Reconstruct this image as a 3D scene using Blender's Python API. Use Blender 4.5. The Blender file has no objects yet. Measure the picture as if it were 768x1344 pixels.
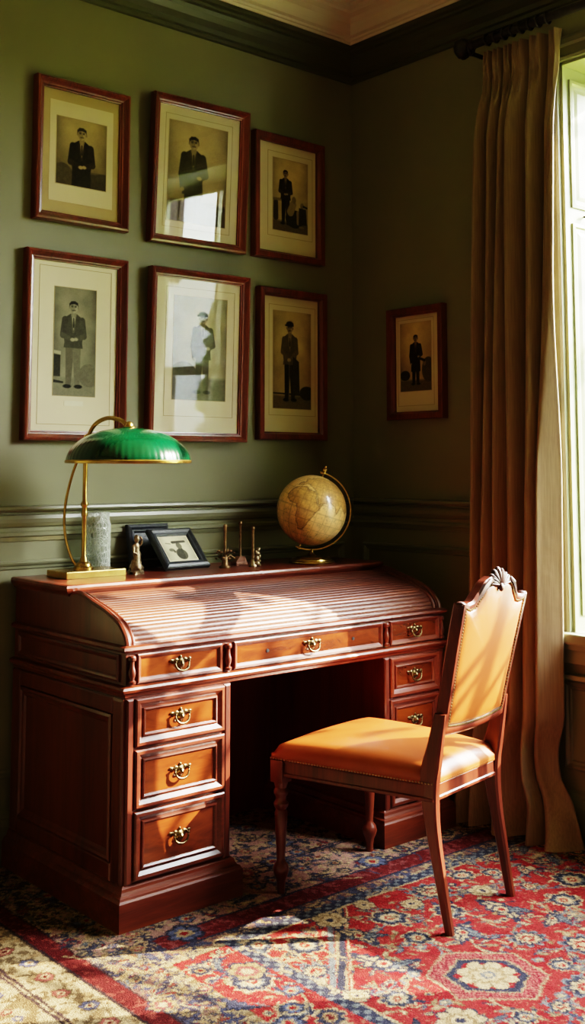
import bpy, bmesh, math, random
import numpy as np
from mathutils import Vector, Matrix

random.seed(7)
RNG = np.random.default_rng(11)
scene = bpy.context.scene
col = scene.collection
PI = math.pi

# ------------------------------------------------------------------ materials
def mat_new(name):
    m = bpy.data.materials.new(name)
    m.use_nodes = True
    nt = m.node_tree
    return m, nt, nt.nodes['Principled BSDF']

def N(nt, kind, **inp):
    n = nt.nodes.new(kind)
    for k, v in inp.items():
        n.inputs[k.replace('_', ' ')].default_value = v
    return n

def ramp(nt, stops):
    r = nt.nodes.new('ShaderNodeValToRGB')
    els = r.color_ramp.elements
    els[0].position, els[0].color = stops[0][0], (*stops[0][1], 1)
    els[1].position, els[1].color = stops[-1][0], (*stops[-1][1], 1)
    for p, c in stops[1:-1]:
        e = els.new(p); e.color = (*c, 1)
    return r

def simple(name, c, rough=.5, metal=0.0, noise=.0, nscale=30, bump=0.0, coat=0.0, spec=.5, sheen=0.0):
    m, nt, b = mat_new(name)
    b.inputs['Roughness'].default_value = rough
    b.inputs['Metallic'].default_value = metal
    b.inputs['Coat Weight'].default_value = coat
    b.inputs['Coat Roughness'].default_value = .12
    b.inputs['Specular IOR Level'].default_value = spec
    b.inputs['Sheen Weight'].default_value = sheen
    tc = nt.nodes.new('ShaderNodeTexCoord')
    nz = N(nt, 'ShaderNodeTexNoise', Scale=nscale, Detail=5.0)
    nt.links.new(tc.outputs['Object'], nz.inputs['Vector'])
    lo = tuple(x * (1 - noise) for x in c); hi = tuple(min(1, x * (1 + noise)) for x in c)
    r = ramp(nt, [(.3, lo), (.7, hi)])
    nt.links.new(nz.outputs['Fac'], r.inputs['Fac'])
    nt.links.new(r.outputs['Color'], b.inputs['Base Color'])
    if bump:
        bp = N(nt, 'ShaderNodeBump', Strength=bump, Distance=.004)
        nt.links.new(nz.outputs['Fac'], bp.inputs['Height'])
        nt.links.new(bp.outputs['Normal'], b.inputs['Normal'])
    return m

def wood(name, dark, mid, light, along='x', scale=9.0, rough=.3, coat=.5, bump=.05, stretch=12.0):
    m, nt, b = mat_new(name)
    tc = nt.nodes.new('ShaderNodeTexCoord')
    mp = nt.nodes.new('ShaderNodeMapping')
    s = {'x': (1 / stretch, 1, 1), 'y': (1, 1 / stretch, 1), 'z': (1, 1, 1 / stretch)}[along]
    mp.inputs['Scale'].default_value = s
    nt.links.new(tc.outputs['Object'], mp.inputs['Vector'])
    n1 = N(nt, 'ShaderNodeTexNoise', Scale=scale * 4, Detail=7.0, Roughness=.65, Distortion=1.2)
    n2 = N(nt, 'ShaderNodeTexNoise', Scale=scale * .6, Detail=3.0, Distortion=.8)
    nt.links.new(mp.outputs[0], n1.inputs['Vector']); nt.links.new(mp.outputs[0], n2.inputs['Vector'])
    mx = nt.nodes.new('ShaderNodeMath'); mx.operation = 'ADD'
    hm = nt.nodes.new('ShaderNodeMath'); hm.operation = 'MULTIPLY'; hm.inputs[1].default_value = .5
    nt.links.new(n1.outputs['Fac'], mx.inputs[0]); nt.links.new(n2.outputs['Fac'], mx.inputs[1])
    nt.links.new(mx.outputs[0], hm.inputs[0])
    r = ramp(nt, [(.36, dark), (.5, mid), (.66, light)])
    nt.links.new(hm.outputs[0], r.inputs['Fac'])
    nt.links.new(r.outputs['Color'], b.inputs['Base Color'])
    b.inputs['Roughness'].default_value = rough
    b.inputs['Coat Weight'].default_value = coat
    b.inputs['Coat Roughness'].default_value = .15
    bp = N(nt, 'ShaderNodeBump', Strength=bump, Distance=.002)
    nt.links.new(n1.outputs['Fac'], bp.inputs['Height'])
    nt.links.new(bp.outputs['Normal'], b.inputs['Normal'])
    return m

def vcol_mat(name, rough=.9, bump=0.0, bscale=400, spec=.2, coat=0.0, metal=0.0):
    m, nt, b = mat_new(name)
    a = nt.nodes.new('ShaderNodeVertexColor'); a.layer_name = 'Col'
    nt.links.new(a.outputs['Color'], b.inputs['Base Color'])
    b.inputs['Roughness'].default_value = rough
    b.inputs['Specular IOR Level'].default_value = spec
    b.inputs['Coat Weight'].default_value = coat
    b.inputs['Coat Roughness'].default_value = .1
    if bump:
        tc = nt.nodes.new('ShaderNodeTexCoord')
        nz = N(nt, 'ShaderNodeTexNoise', Scale=bscale, Detail=2.0)
        nt.links.new(tc.outputs['Object'], nz.inputs['Vector'])
        bp = N(nt, 'ShaderNodeBump', Strength=bump, Distance=.004)
        nt.links.new(nz.outputs['Fac'], bp.inputs['Height'])
        nt.links.new(bp.outputs['Normal'], b.inputs['Normal'])
    return m

def pane_mat(name, f0):
    """thin pane: clear, with a Schlick mirror term that is the same from both sides"""
    m, nt, b = mat_new(name)
    nt.nodes.remove(b)
    out = nt.nodes['Material Output']
    lw = nt.nodes.new('ShaderNodeLayerWeight'); lw.inputs['Blend'].default_value = .5
    pw = nt.nodes.new('ShaderNodeMath'); pw.operation = 'POWER'; pw.inputs[1].default_value = 5
    ma = nt.nodes.new('ShaderNodeMath'); ma.operation = 'MULTIPLY_ADD'; ma.inputs[1].default_value = min(1, 20 * f0) * (1 - f0); ma.inputs[2].default_value = f0
    nt.links.new(lw.outputs['Facing'], pw.inputs[0]); nt.links.new(pw.outputs[0], ma.inputs[0])
    tr = nt.nodes.new('ShaderNodeBsdfTransparent'); tr.inputs[0].default_value = (.97, .98, .97, 1)
    gl = nt.nodes.new('ShaderNodeBsdfGlossy'); gl.inputs['Roughness'].default_value = .01
    mx = nt.nodes.new('ShaderNodeMixShader')
    nt.links.new(ma.outputs[0], mx.inputs[0]); nt.links.new(tr.outputs[0], mx.inputs[1]); nt.links.new(gl.outputs[0], mx.inputs[2])
    nt.links.new(mx.outputs[0], out.inputs['Surface'])
    return m

M = {}
M['wall'] = simple('olive_wall_paint', (.184, .178, .104), .5, noise=.05, nscale=3, bump=.02, spec=.35)
M['trim'] = simple('olive_trim_paint', (.168, .168, .102), .33, noise=.04, nscale=5, spec=.5)
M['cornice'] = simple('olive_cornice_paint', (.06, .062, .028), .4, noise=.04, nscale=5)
M['ceiling'] = simple('cream_ceiling_paint', (.62, .57, .47), .8, noise=.03, nscale=3)
M['reveal'] = simple('pale_green_paint', (.25, .27, .15), .4, noise=.04, nscale=4)
M['sill'] = simple('sill_paint', (.27, .28, .18), .4, noise=.04, nscale=4)
M['back'] = simple('far_wall_paint', (.20, .15, .09), .7, noise=.05, nscale=2)
M['floorwood'] = wood('dark_oak_floor', (.02, .01, .006), (.05, .025, .012), (.09, .05, .025), 'y', 6)
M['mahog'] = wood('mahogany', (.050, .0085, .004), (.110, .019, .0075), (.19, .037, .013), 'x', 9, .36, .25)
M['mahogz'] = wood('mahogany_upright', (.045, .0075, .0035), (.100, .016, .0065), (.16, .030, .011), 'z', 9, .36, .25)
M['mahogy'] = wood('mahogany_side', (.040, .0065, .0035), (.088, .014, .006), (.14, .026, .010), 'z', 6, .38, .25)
M['veneer'] = wood('amber_veneer', (.06, .011, .003), (.15, .027, .0055), (.25, .052, .010), 'x', 5, .26, .6, .03, 3.5)
M['framewood'] = wood('picture_frame_wood', (.055, .009, .005), (.125, .020, .009), (.21, .040, .017), 'z', 14, .32, .35)
M['tambour'] = wood('tambour_slats', (.042, .0095, .005), (.095, .021, .0085), (.155, .038, .015), 'x', 14, .42, .2, .05, 20)
M['carved'] = wood('carved_mahogany', (.02, .005, .003), (.045, .010, .006), (.08, .018, .010), 'z', 14, .48, .08)
M['nail'] = simple('brass_nails', (.42, .30, .16), .35, 1.0, noise=.3, nscale=200)
M['dark'] = simple('dark_recess', (.012, .006, .004), .7)
M['leather'] = simple('tan_leather', (.33, .066, .011), .40, noise=.10, nscale=9, bump=.05, spec=.5, coat=.12)
M['brass'] = simple('aged_brass', (.52, .33, .10), .27, 1.0, noise=.2, nscale=25)
M['antique'] = simple('antique_brass', (.17, .115, .055), .30, 1.0, noise=.55, nscale=120, bump=.2)
M['bronze'] = simple('brown_bronze', (.16, .09, .045), .38, .85, noise=.5, nscale=90, bump=.3)
M['palebronze'] = simple('silvered_bronze', (.26, .19, .115), .36, .85, noise=.55, nscale=110, bump=.3)
M['rust'] = simple('rust_brown_bronze', (.13, .05, .028), .5, .4, noise=.4, nscale=60)
M['green'] = None
M['white_in'] = simple('white_enamel', (.75, .75, .68), .4)
M['black'] = simple('black_painted_wood', (.018, .021, .028), .42, noise=.35, nscale=70, bump=.3)
M['iron'] = simple('dark_bronze_rod', (.022, .015, .012), .38, .5, noise=.4, nscale=60)
M['mat'] = simple('cream_mat_board', (.60, .50, .335), .9, noise=.04, nscale=6)
M['matw'] = simple('pale_mat_board', (.68, .59, .43), .9, noise=.03, nscale=6)
M['mattan'] = simple('tan_mat_board', (.42, .31, .155), .9, noise=.04, nscale=6)
M['bevel'] = simple('mat_bevel', (.40, .31, .18), .9)
M['print'] = vcol_mat('sepia_print', .8)
M['rug'] = vcol_mat('persian_rug_pile', .95, .9, 260, .05)
M['globe'] = vcol_mat('globe_paper', .35, 0, 1, .5, .5)
M['glass_clear'] = pane_mat('picture_glass', .065)
M['glass_soft'] = pane_mat('soft_picture_glass', .022)
M['glass_matte'] = pane_mat('anti_glare_glass', .001)
M['glass_window'] = pane_mat('window_glass', .03)
M['hedge'] = simple('hedge_leaves', (.10, .13, .035), .7, noise=.8, nscale=14, bump=.6)
M['bark'] = simple('tree_bark', (.045, .035, .028), .9, noise=.4, nscale=20, bump=.6)
M['leaf'] = simple('tree_leaves', (.08, .12, .03), .7, noise=.5, nscale=9)
M['grass'] = simple('lawn_grass', (.12, .13, .03), .9, noise=.4, nscale=8)
M['label'] = simple('paper_caption', (.70, .64, .50), .9, noise=.05)

def green_enamel():
    m, nt, b = mat_new('green_enamel')
    tc = nt.nodes.new('ShaderNodeTexCoord')
    nz = N(nt, 'ShaderNodeTexNoise', Scale=16.0, Detail=3.0)
    nt.links.new(tc.outputs['Object'], nz.inputs['Vector'])
    r = ramp(nt, [(.3, (.0, .026, .009)), (.7, (.0005, .044, .016))])
    nt.links.new(nz.outputs['Fac'], r.inputs['Fac'])
    nt.links.new(r.outputs['Color'], b.inputs['Base Color'])
    b.inputs['Roughness'].default_value = .22
    b.inputs['Coat Weight'].default_value = .7
    b.inputs['Coat Roughness'].default_value = .08
    return m
M['green'] = green_enamel()

def curtain_mat():
    m, nt, b = mat_new('bronze_silk_curtain')
    tc = nt.nodes.new('ShaderNodeTexCoord')
    mp = nt.nodes.new('ShaderNodeMapping'); mp.inputs['Scale'].default_value = (60, 60, 3)
    nt.links.new(tc.outputs['Object'], mp.inputs['Vector'])
    nz = N(nt, 'ShaderNodeTexNoise', Scale=3.0, Detail=4.0)
    nt.links.new(mp.outputs[0], nz.inputs['Vector'])
    r = ramp(nt, [(.3, (.200, .137, .078)), (.7, (.270, .190, .112))])
    nt.links.new(nz.outputs['Fac'], r.inputs['Fac'])
    nt.links.new(r.outputs['Color'], b.inputs['Base Color'])
    b.inputs['Roughness'].default_value = .42
    b.inputs['Specular IOR Level'].default_value = .5
    b.inputs['Sheen Weight'].default_value = .25
    b.inputs['Sheen Roughness'].default_value = .4
    n2 = N(nt, 'ShaderNodeTexNoise', Scale=9.0, Detail=2.0)
    nt.links.new(tc.outputs['Object'], n2.inputs['Vector'])
    bp = N(nt, 'ShaderNodeBump', Strength=.25, Distance=.02)
    nt.links.new(n2.outputs['Fac'], bp.inputs['Height'])
    nt.links.new(bp.outputs['Normal'], b.inputs['Normal'])
    return m
M['curtain'] = curtain_mat()

def jar_mat():
    m, nt, b = mat_new('crackle_glass')
    b.inputs['Base Color'].default_value = (.66, .68, .62, 1)
    b.inputs['Roughness'].default_value = .10
    b.inputs['Specular IOR Level'].default_value = .9
    tc = nt.nodes.new('ShaderNodeTexCoord')
    mp = nt.nodes.new('ShaderNodeMapping'); mp.inputs['Scale'].default_value = (1, 1, .5)
    nt.links.new(tc.outputs['Object'], mp.inputs['Vector'])
    v = N(nt, 'ShaderNodeTexVoronoi', Scale=95.0); v.feature = 'DISTANCE_TO_EDGE'
    nt.links.new(mp.outputs[0], v.inputs['Vector'])
    r = ramp(nt, [(.0, (.50, .50, .50)), (.10, (.20, .20, .20)), (.35, (.07, .07, .07))])
    nt.links.new(v.outputs['Distance'], r.inputs['Fac'])
    bp = N(nt, 'ShaderNodeBump', Strength=1.0, Distance=.004)
    nt.links.new(v.outputs['Distance'], bp.inputs['Height'])
    nt.links.new(bp.outputs['Normal'], b.inputs['Normal'])
    lw = nt.nodes.new('ShaderNodeLayerWeight'); lw.inputs['Blend'].default_value = .35
    ad = nt.nodes.new('ShaderNodeMath'); ad.operation = 'MAXIMUM'
    nt.links.new(r.outputs['Color'], ad.inputs[0]); nt.links.new(lw.outputs['Facing'], ad.inputs[1])
    tr = nt.nodes.new('ShaderNodeBsdfTransparent'); tr.inputs[0].default_value = (.93, .96, .94, 1)
    mx = nt.nodes.new('ShaderNodeMixShader')
    nt.links.new(ad.outputs[0], mx.inputs[0]); nt.links.new(tr.outputs[0], mx.inputs[1]); nt.links.new(b.outputs[0], mx.inputs[2])
    nt.links.new(mx.outputs[0], nt.nodes['Material Output'].inputs['Surface'])
    return m
M['jar'] = jar_mat()

# ------------------------------------------------------------------ builders
def tag(o, label=None, cat=None, group=None, kind=None):
    if label: o['label'] = label
    if cat: o['category'] = cat
    if group: o['group'] = group
    if kind: o['kind'] = kind
    return o

def empty(name, loc, rz=0.0):
    o = bpy.data.objects.new(name, None)
    o.location = loc; o.rotation_euler = (0, 0, rz)
    o.empty_display_size = .05
    col.objects.link(o)
    return o

def put(name, bm, mats, parent=None, smooth=False, world=True, angle=35):
    """link a bmesh as one object; world=True: coordinates are world ones and parents carry no rotation"""
    bmesh.ops.recalc_face_normals(bm, faces=bm.faces)
    me = bpy.data.meshes.new(name)
    bm.to_mesh(me); bm.free()
    if smooth:
        for p in me.polygons: p.use_smooth = True
        try: me.set_sharp_from_angle(angle=math.radians(angle))
        except Exception: pass
    if not isinstance(mats, (list, tuple)): mats = [mats]
    for m in mats: me.materials.append(m)
    o = bpy.data.objects.new(name, me)
    col.objects.link(o)
    if parent is not None:
        o.parent = parent
        if world:
            p = parent; off = Vector((0, 0, 0))
            while p is not None:
                off += p.location; p = p.parent
            o.location = -off
    return o

def NB(): return bmesh.new()

def box(bm, x0, x1, y0, y1, z0, z1, bev=0.0, seg=2):
    vs = [bm.verts.new((x, y, z)) for x in (x0, x1) for y in (y0, y1) for z in (z0, z1)]
    fs = [(0, 1, 3, 2), (4, 6, 7, 5), (0, 4, 5, 1), (2, 3, 7, 6), (0, 2, 6, 4), (1, 5, 7, 3)]
    ff = [bm.faces.new([vs[i] for i in f]) for f in fs]
    if bev:
        es = list({e for f in ff for e in f.edges})
        bmesh.ops.bevel(bm, geom=es, offset=bev, segments=seg, affect='EDGES', profile=.6)

def loops(bm, rings, closed=True, cap0=False, cap1=False, mats=None):
    """bridge successive rings of points"""
    vr = [[bm.verts.new(p) for p in r] for r in rings]
    n = len(vr[0])
    for a, b in zip(vr, vr[1:]):
        for i in range(n if closed else n - 1):
            j = (i + 1) % n
            try: bm.faces.new((a[i], a[j], b[j], b[i]))
            except ValueError: pass
    if cap0: bm.faces.new(vr[0][::-1])
    if cap1: bm.faces.new(vr[-1])
    return vr

def rect_frame(bm, M_, u0, u1, v0, v1, prof, cap=True):
    """mitred rectangular moulding: prof = [(inset, height)], M_ maps (u,v,d) to a point"""
    if u0 > u1: u0, u1 = u1, u0
    rings = []
    for ins, d in prof:
        rings.append([M_(u0 + ins, v0 + ins, d), M_(u1 - ins, v0 + ins, d), M_(u1 - ins, v1 - ins, d), M_(u0 + ins, v1 - ins, d)])
    loops(bm, rings, cap1=cap)

def lathe(bm, prof, c=(0, 0, 0), seg=32, mat=None, caps=True, fn=None):
    rings = []
    for r, z in prof:
        ring = []
        for k in range(seg):
            a = 2 * PI * k / seg
            rr = r if fn is None else r * fn(a, z)
            p = Vector((rr * math.cos(a), rr * math.sin(a), z))
            if mat is not None: p = mat @ p
            ring.append(p + Vector(c))
        rings.append(ring)
    loops(bm, rings, cap0=caps, cap1=caps)

def tube(bm, pts, r, seg=10, caps=True):
    pts = [Vector(p) for p in pts]
    rs = r if isinstance(r, (list, tuple)) else [r] * len(pts)
    rings = []
    t0 = (pts[1] - pts[0]).normalized()
    up = Vector((0, 0, 1)) if abs(t0.z) < .9 else Vector((1, 0, 0))
    nrm = (up - t0 * up.dot(t0)).normalized()
    for i, p in enumerate(pts):
        t = (pts[min(i + 1, len(pts) - 1)] - pts[max(i - 1, 0)]).normalized()
        nrm = (nrm - t * nrm.dot(t)).normalized()
        bn = t.cross(nrm)
        rings.append([p + (nrm * math.cos(2 * PI * k / seg) + bn * math.sin(2 * PI * k / seg)) * rs[i] for k in range(seg)])
    loops(bm, rings, cap0=caps, cap1=caps)

def smooth_path(pts, n=8):
    """Catmull-Rom through points (any tuples)"""
    P = [Vector(p) for p in pts]
    P = [P[0] * 2 - P[1]] + P + [P[-1] * 2 - P[-2]]
    out = []
    for i in range(1, len(P) - 2):
        for k in range(n):
            t = k / n
            a, b, c, d = P[i - 1], P[i], P[i + 1], P[i + 2]
            out.append(.5 * ((2 * b) + (c - a) * t + (2 * a - 5 * b + 4 * c - d) * t * t + (3 * b - a - 3 * c + d) * t ** 3))
    out.append(P[-2])
    return out

def ball(bm, c, r, sc=(1, 1, 1), u=10, v=7, rot=None):
    m = Matrix.Translation(c)
    if rot is not None: m = m @ rot
    m = m @ Matrix.Diagonal((r * sc[0], r * sc[1], r * sc[2], 1))
    bmesh.ops.create_uvsphere(bm, u_segments=u, v_segments=v, radius=1, matrix=m)

def prism(bm, poly, fn, w0, w1):
    """closed polygon (a,b) extruded from w0 to w1, fn(a,b,w) -> point"""
    loops(bm, [[fn(a, b, w0) for a, b in poly], [fn(a, b, w1) for a, b in poly]], cap0=True, cap1=True)

def sweep_x(bm, prof, x0, x1):   # profile (y,z) closed polygon along x
    prism(bm, prof, lambda a, b, w: (w, a, b), x0, x1)
def sweep_y(bm, prof, y0, y1):   # profile (x,z) along y
    prism(bm, prof, lambda a, b, w: (a, w, b), y0, y1)

def grid_color(name, fnpos, W, H, colors, mat, parent=None):
    """a W x H vertex grid with colour attribute; fnpos(u,v) arrays -> (n,3)"""
    u, v = np.meshgrid(np.linspace(0, 1, W), np.linspace(0, 1, H))
    P = fnpos(u.ravel(), v.ravel()).astype(np.float32)
    idx = np.arange(W * H).reshape(H, W)
    F = np.stack([idx[:-1, :-1], idx[:-1, 1:], idx[1:, 1:], idx[1:, :-1]], -1).reshape(-1, 4).astype(np.int32)
    me = bpy.data.meshes.new(name)
    me.vertices.add(len(P)); me.vertices.foreach_set('co', P.ravel())
    me.loops.add(F.size); me.loops.foreach_set('vertex_index', F.ravel())
    me.polygons.add(len(F)); me.polygons.foreach_set('loop_start', np.arange(0, F.size, 4, dtype=np.int32))
    me.update(calc_edges=True)
    a = me.color_attributes.new('Col', 'FLOAT_COLOR', 'POINT')
    c = np.ones((W * H, 4), np.float32); c[:, :3] = colors.reshape(-1, 3)
    a.data.foreach_set('color', c.ravel())
    me.polygons.foreach_set('use_smooth', np.ones(len(F), bool))
    me.materials.append(mat)
    o = bpy.data.objects.new(name, me); col.objects.link(o)
    if parent is not None:
        o.parent = parent; o.location = -parent.location
    return o

def lin(c):
    c = np.asarray(c, float)
    return np.where(c <= .04045, c / 12.92, ((c + .055) / 1.055) ** 2.4)

def vnoise(x, y, seed=0):
    r = np.random.default_rng(seed).random((256, 256))
    xi = np.floor(x).astype(int); yi = np.floor(y).astype(int)
    fx = x - xi; fy = y - yi
    fx = fx * fx * (3 - 2 * fx); fy = fy * fy * (3 - 2 * fy)
    g = lambda a, b: r[a % 256, b % 256]
    return (g(xi, yi) * (1 - fx) + g(xi + 1, yi) * fx) * (1 - fy) + (g(xi, yi + 1) * (1 - fx) + g(xi + 1, yi + 1) * fx) * fy

def fbm(x, y, seed=0, o=4):
    s = 0; a = .5
    for k in range(o):
        s = s + a * vnoise(x * 2 ** k, y * 2 ** k, seed + k); a *= .5
    return s

# ------------------------------------------------------------------ camera
cam = bpy.data.cameras.new('camera')
co = bpy.data.objects.new('camera', cam); col.objects.link(co)
co.location = (-3.40144604, -3.50839934, 1.3)
fw = Vector((.65260801, .75147731, .0968743)).normalized()
co.rotation_euler = fw.to_track_quat('-Z', 'Y').to_euler()
cam.sensor_fit = 'AUTO'; cam.sensor_width = 36
cam.lens = 1448.6486806676076 / 1344 * 36
cam.shift_y = -198 / 1344
cam.clip_start = .05
scene.camera = co

# ------------------------------------------------------------------ room shell
RX0, RY0, CZ = -4.75, -4.75, 3.28
WY0, WY1, WZ0, WZ1 = -2.55, -1.125, .714, 2.82     # window opening in the right wall
TH = .30
def struct(o): o['kind'] = 'structure'; return o

bm = NB(); box(bm, RX0 - .1, .0, RY0 - .1, 0.0, -.06, -.012); struct(put('floor', bm, M['floorwood']))
bm = NB(); box(bm, RX0 - .1, .1 + TH, 0, .12, -.06, CZ + .05); struct(put('wall_back', bm, M['wall']))
bm = NB()
box(bm, 0, TH, WY1, 0, -.06, CZ + .05); box(bm, 0, TH, RY0, WY0, -.06, CZ + .05)
box(bm, 0, TH, WY0, WY1, -.06, WZ0); box(bm, 0, TH, WY0, WY1, WZ1, CZ + .05)
struct(put('wall_right', bm, M['wall']))
bm = NB(); box(bm, RX0 - .1, RX0, RY0, 0, -.06, CZ + .05); struct(put('wall_left', bm, M['back']))
bm = NB(); box(bm, RX0 - .1, TH, RY0 - .1, RY0, -.06, CZ + .05); struct(put('wall_front', bm, M['back']))
bm = NB(); box(bm, RX0 - .1, TH, RY0 - .1, .12, CZ, CZ + .08); struct(put('ceiling', bm, M['ceiling']))

# green cornice (two runs mitred at the corner) and cream cove above it
GC = [(0, 3.035), (.012, 3.038), (.014, 3.052), (.026, 3.056), (.030, 3.075), (.050, 3.092), (.066, 3.112), (.072, 3.128), (.086, 3.132), (.088, 3.142), (.100, 3.148), (.102, 3.166), (.0, 3.17)]
CC = [(0, 3.166), (.108, 3.166), (.110, 3.176), (.118, 3.178), (.122, 3.186), (.140, 3.19), (.150, 3.205), (.160, 3.23), (.178, 3.246), (.205, 3.252), (.21, 3.262), (.23, 3.266), (.235, CZ), (0, CZ)]
def corner_run(name, prof, mat):
    bm = NB()
    rings = [[(RX0, -d, z) for d, z in prof], [(-d, -d, z) for d, z in prof], [(-d, RY0, z) for d, z in prof]]
    loops(bm, rings)
    return struct(put(name, bm, mat))
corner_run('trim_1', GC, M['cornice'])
corner_run('trim_2', CC, M['ceiling'])

# chair rail
RAIL = [(0, 1.05), (.006, 1.052), (.010, 1.066), (.016, 1.07), (.016, 1.08), (.010, 1.086), (.010, 1.098), (.018, 1.103), (.024, 1.115), (.026, 1.128), (.022, 1.14), (.014, 1.144), (.014, 1.150), (.034, 1.156), (.038, 1.162), (.036, 1.170), (.0, 1.174)]
bm = NB()
loops(bm, [[(RX0, -d, z) for d, z in RAIL], [(-d, -d, z) for d, z in RAIL], [(-d, WY1 + .095, z) for d, z in RAIL]], cap1=True)
struct(put('trim_3', bm, M['trim']))
# baseboards
BB = [(0, 0), (.022, 0), (.022, .13), (.018, .14), (.018, .150), (.012, .155), (.010, .172), (.004, .178), (0, .18)]
bm = NB(); loops(bm, [[(RX0, -d, z - .012) for d, z in BB], [(-d, -d, z - .012) for d, z in BB]], cap0=True)
struct(put('baseboard_back', bm, M['trim']))
bm = NB(); loops(bm, [[(-d, -d, z - .012) for d, z in BB], [(-d, RY0, z - .012) for d, z in BB]], cap1=True)
struct(put('baseboard_right', bm, M['trim']))
# wainscot panel mouldings
PM = [(0, 0), (0, .010), (.006, .014), (.012, .012), (.018, .006), (.026, .005), (.030, 0)]
Mback = lambda u, v, d: (u, -d, v)
Mright = lambda u, v, d: (-d, u, v)
bm = NB()
for a, b in ((-2.35, -.065), (-4.6, -2.45)): rect_frame(bm, Mback, a, b, .27, .985, PM, cap=False)
struct(put('trim_4', bm, M['trim']))
bm = NB()
rect_frame(bm, Mright, -.955, -.065, .27, .985, PM, cap=False)
rect_frame(bm, Mright, -1.80, -1.085, .24, .545, PM, cap=False)
rect_frame(bm, Mright, -2.56, -1.86, .24, .545, PM, cap=False)
struct(put('trim_5', bm, M['trim']))

# ------------------------------------------------------------------ window
win = empty('window_1', (0, (WY0 + WY1) / 2, WZ0)); struct(win)
bm = NB()   # casing architrave
CS = [(0, 0), (.0, .018), (.010, .022), (.016, .016), (.05, .016), (.058, .026), (.074, .03), (.085, .026), (.088, 0)]
def casing(bm):
    rings = []
    for o_, d in CS:
        rings.append([(-d, WY1 + o_, WZ0 - .0), (-d, WY1 + o_, WZ1 + o_), (-d, WY0 - o_, WZ1 + o_), (-d, WY0 - o_, WZ0)])
    loops(bm, rings, closed=False)
casing(bm); struct(put('casing', bm, M['trim'], win))
bm = NB()   # reveal lining with raised shutter panels
t = .012
box(bm, .0, TH, WY1 - t, WY1 + .001, WZ0, WZ1); box(bm, .0, TH, WY0 - .001, WY0 + t, WZ0, WZ1)
box(bm, .0, TH, WY0, WY1, WZ1 - t, WZ1 + .001)
for yy, s in ((WY1 - t, -1), (WY0 + t, 1)):
    for z0, z1 in ((WZ0 + .06, 2.21), (2.27, WZ1 - .06)):
        rect_frame(bm, lambda u, v, d: (u, yy + s * d, v), .035, .20, z0, z1, [(0, 0), (0, .008), (.012, .010), (.018, .003), (.03, .003), (.045, .008)])
struct(put('reveal', bm, M['reveal'], win))
bm = NB()   # shutter knob
lathe(bm, [(.004, 0), (.004, .012), (.011, .016), (.013, .024), (.009, .032), (.0, .034)], (.115, WY1 - t, 2.245), 16, Matrix.Rotation(PI / 2, 3, 'X'))
struct(put('shutter_knob', bm, M['iron'], win, True))
bm = NB()   # sash frame with glazing bars
def sash(bm, x, z0, z1):
    w = .05
    box(bm, x, x + .035, WY0 + t, WY0 + t + w, z0, z1); box(bm, x, x + .035, WY1 - t - w, WY1 - t, z0, z1)
    box(bm, x + .001, x + .034, WY0 + t, WY1 - t, z0, z0 + w); box(bm, x + .001, x + .034, WY0 + t, WY1 - t, z1 - w, z1)
    yb = (WY0 + WY1) / 2
    box(bm, x + .002, x + .033, yb - .013, yb + .013, z0, z1)
sash(bm, .215, WZ0, 1.79); sash(bm, .252, 1.74, WZ1 - t)
struct(put('sash_frame', bm, M['reveal'], win))
bm = NB()
box(bm, .230, .234, WY0 + .04, WY1 - .04, WZ0 + .03, 1.77); box(bm, .267, .271, WY0 + .04, WY1 - .04, 1.76, WZ1 - .03)
struct(put('window_pane', bm, M['glass_window'], win))
bm = NB()   # sill board and apron
box(bm, -.055, -.0005, WY0 - .10, WY1 + .10, WZ0 - .034, WZ0 + .004, .006)
box(bm, -.02, TH + .03, WY0 + .001, WY1 - .001, WZ0 - .01, WZ0 + .004)
box(bm, -.036, .01, WY0 - .09, WY1 + .09, WZ0 - .055, WZ0 - .034, .004)
box(bm, -.020, .01, WY0 - .085, WY1 + .085, WZ0 - .105, WZ0 - .055, .003)
box(bm, -.028, .01, WY0 - .085, WY1 + .085, .552, .570, .004)
struct(put('sill', bm, M['sill'], win))

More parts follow.
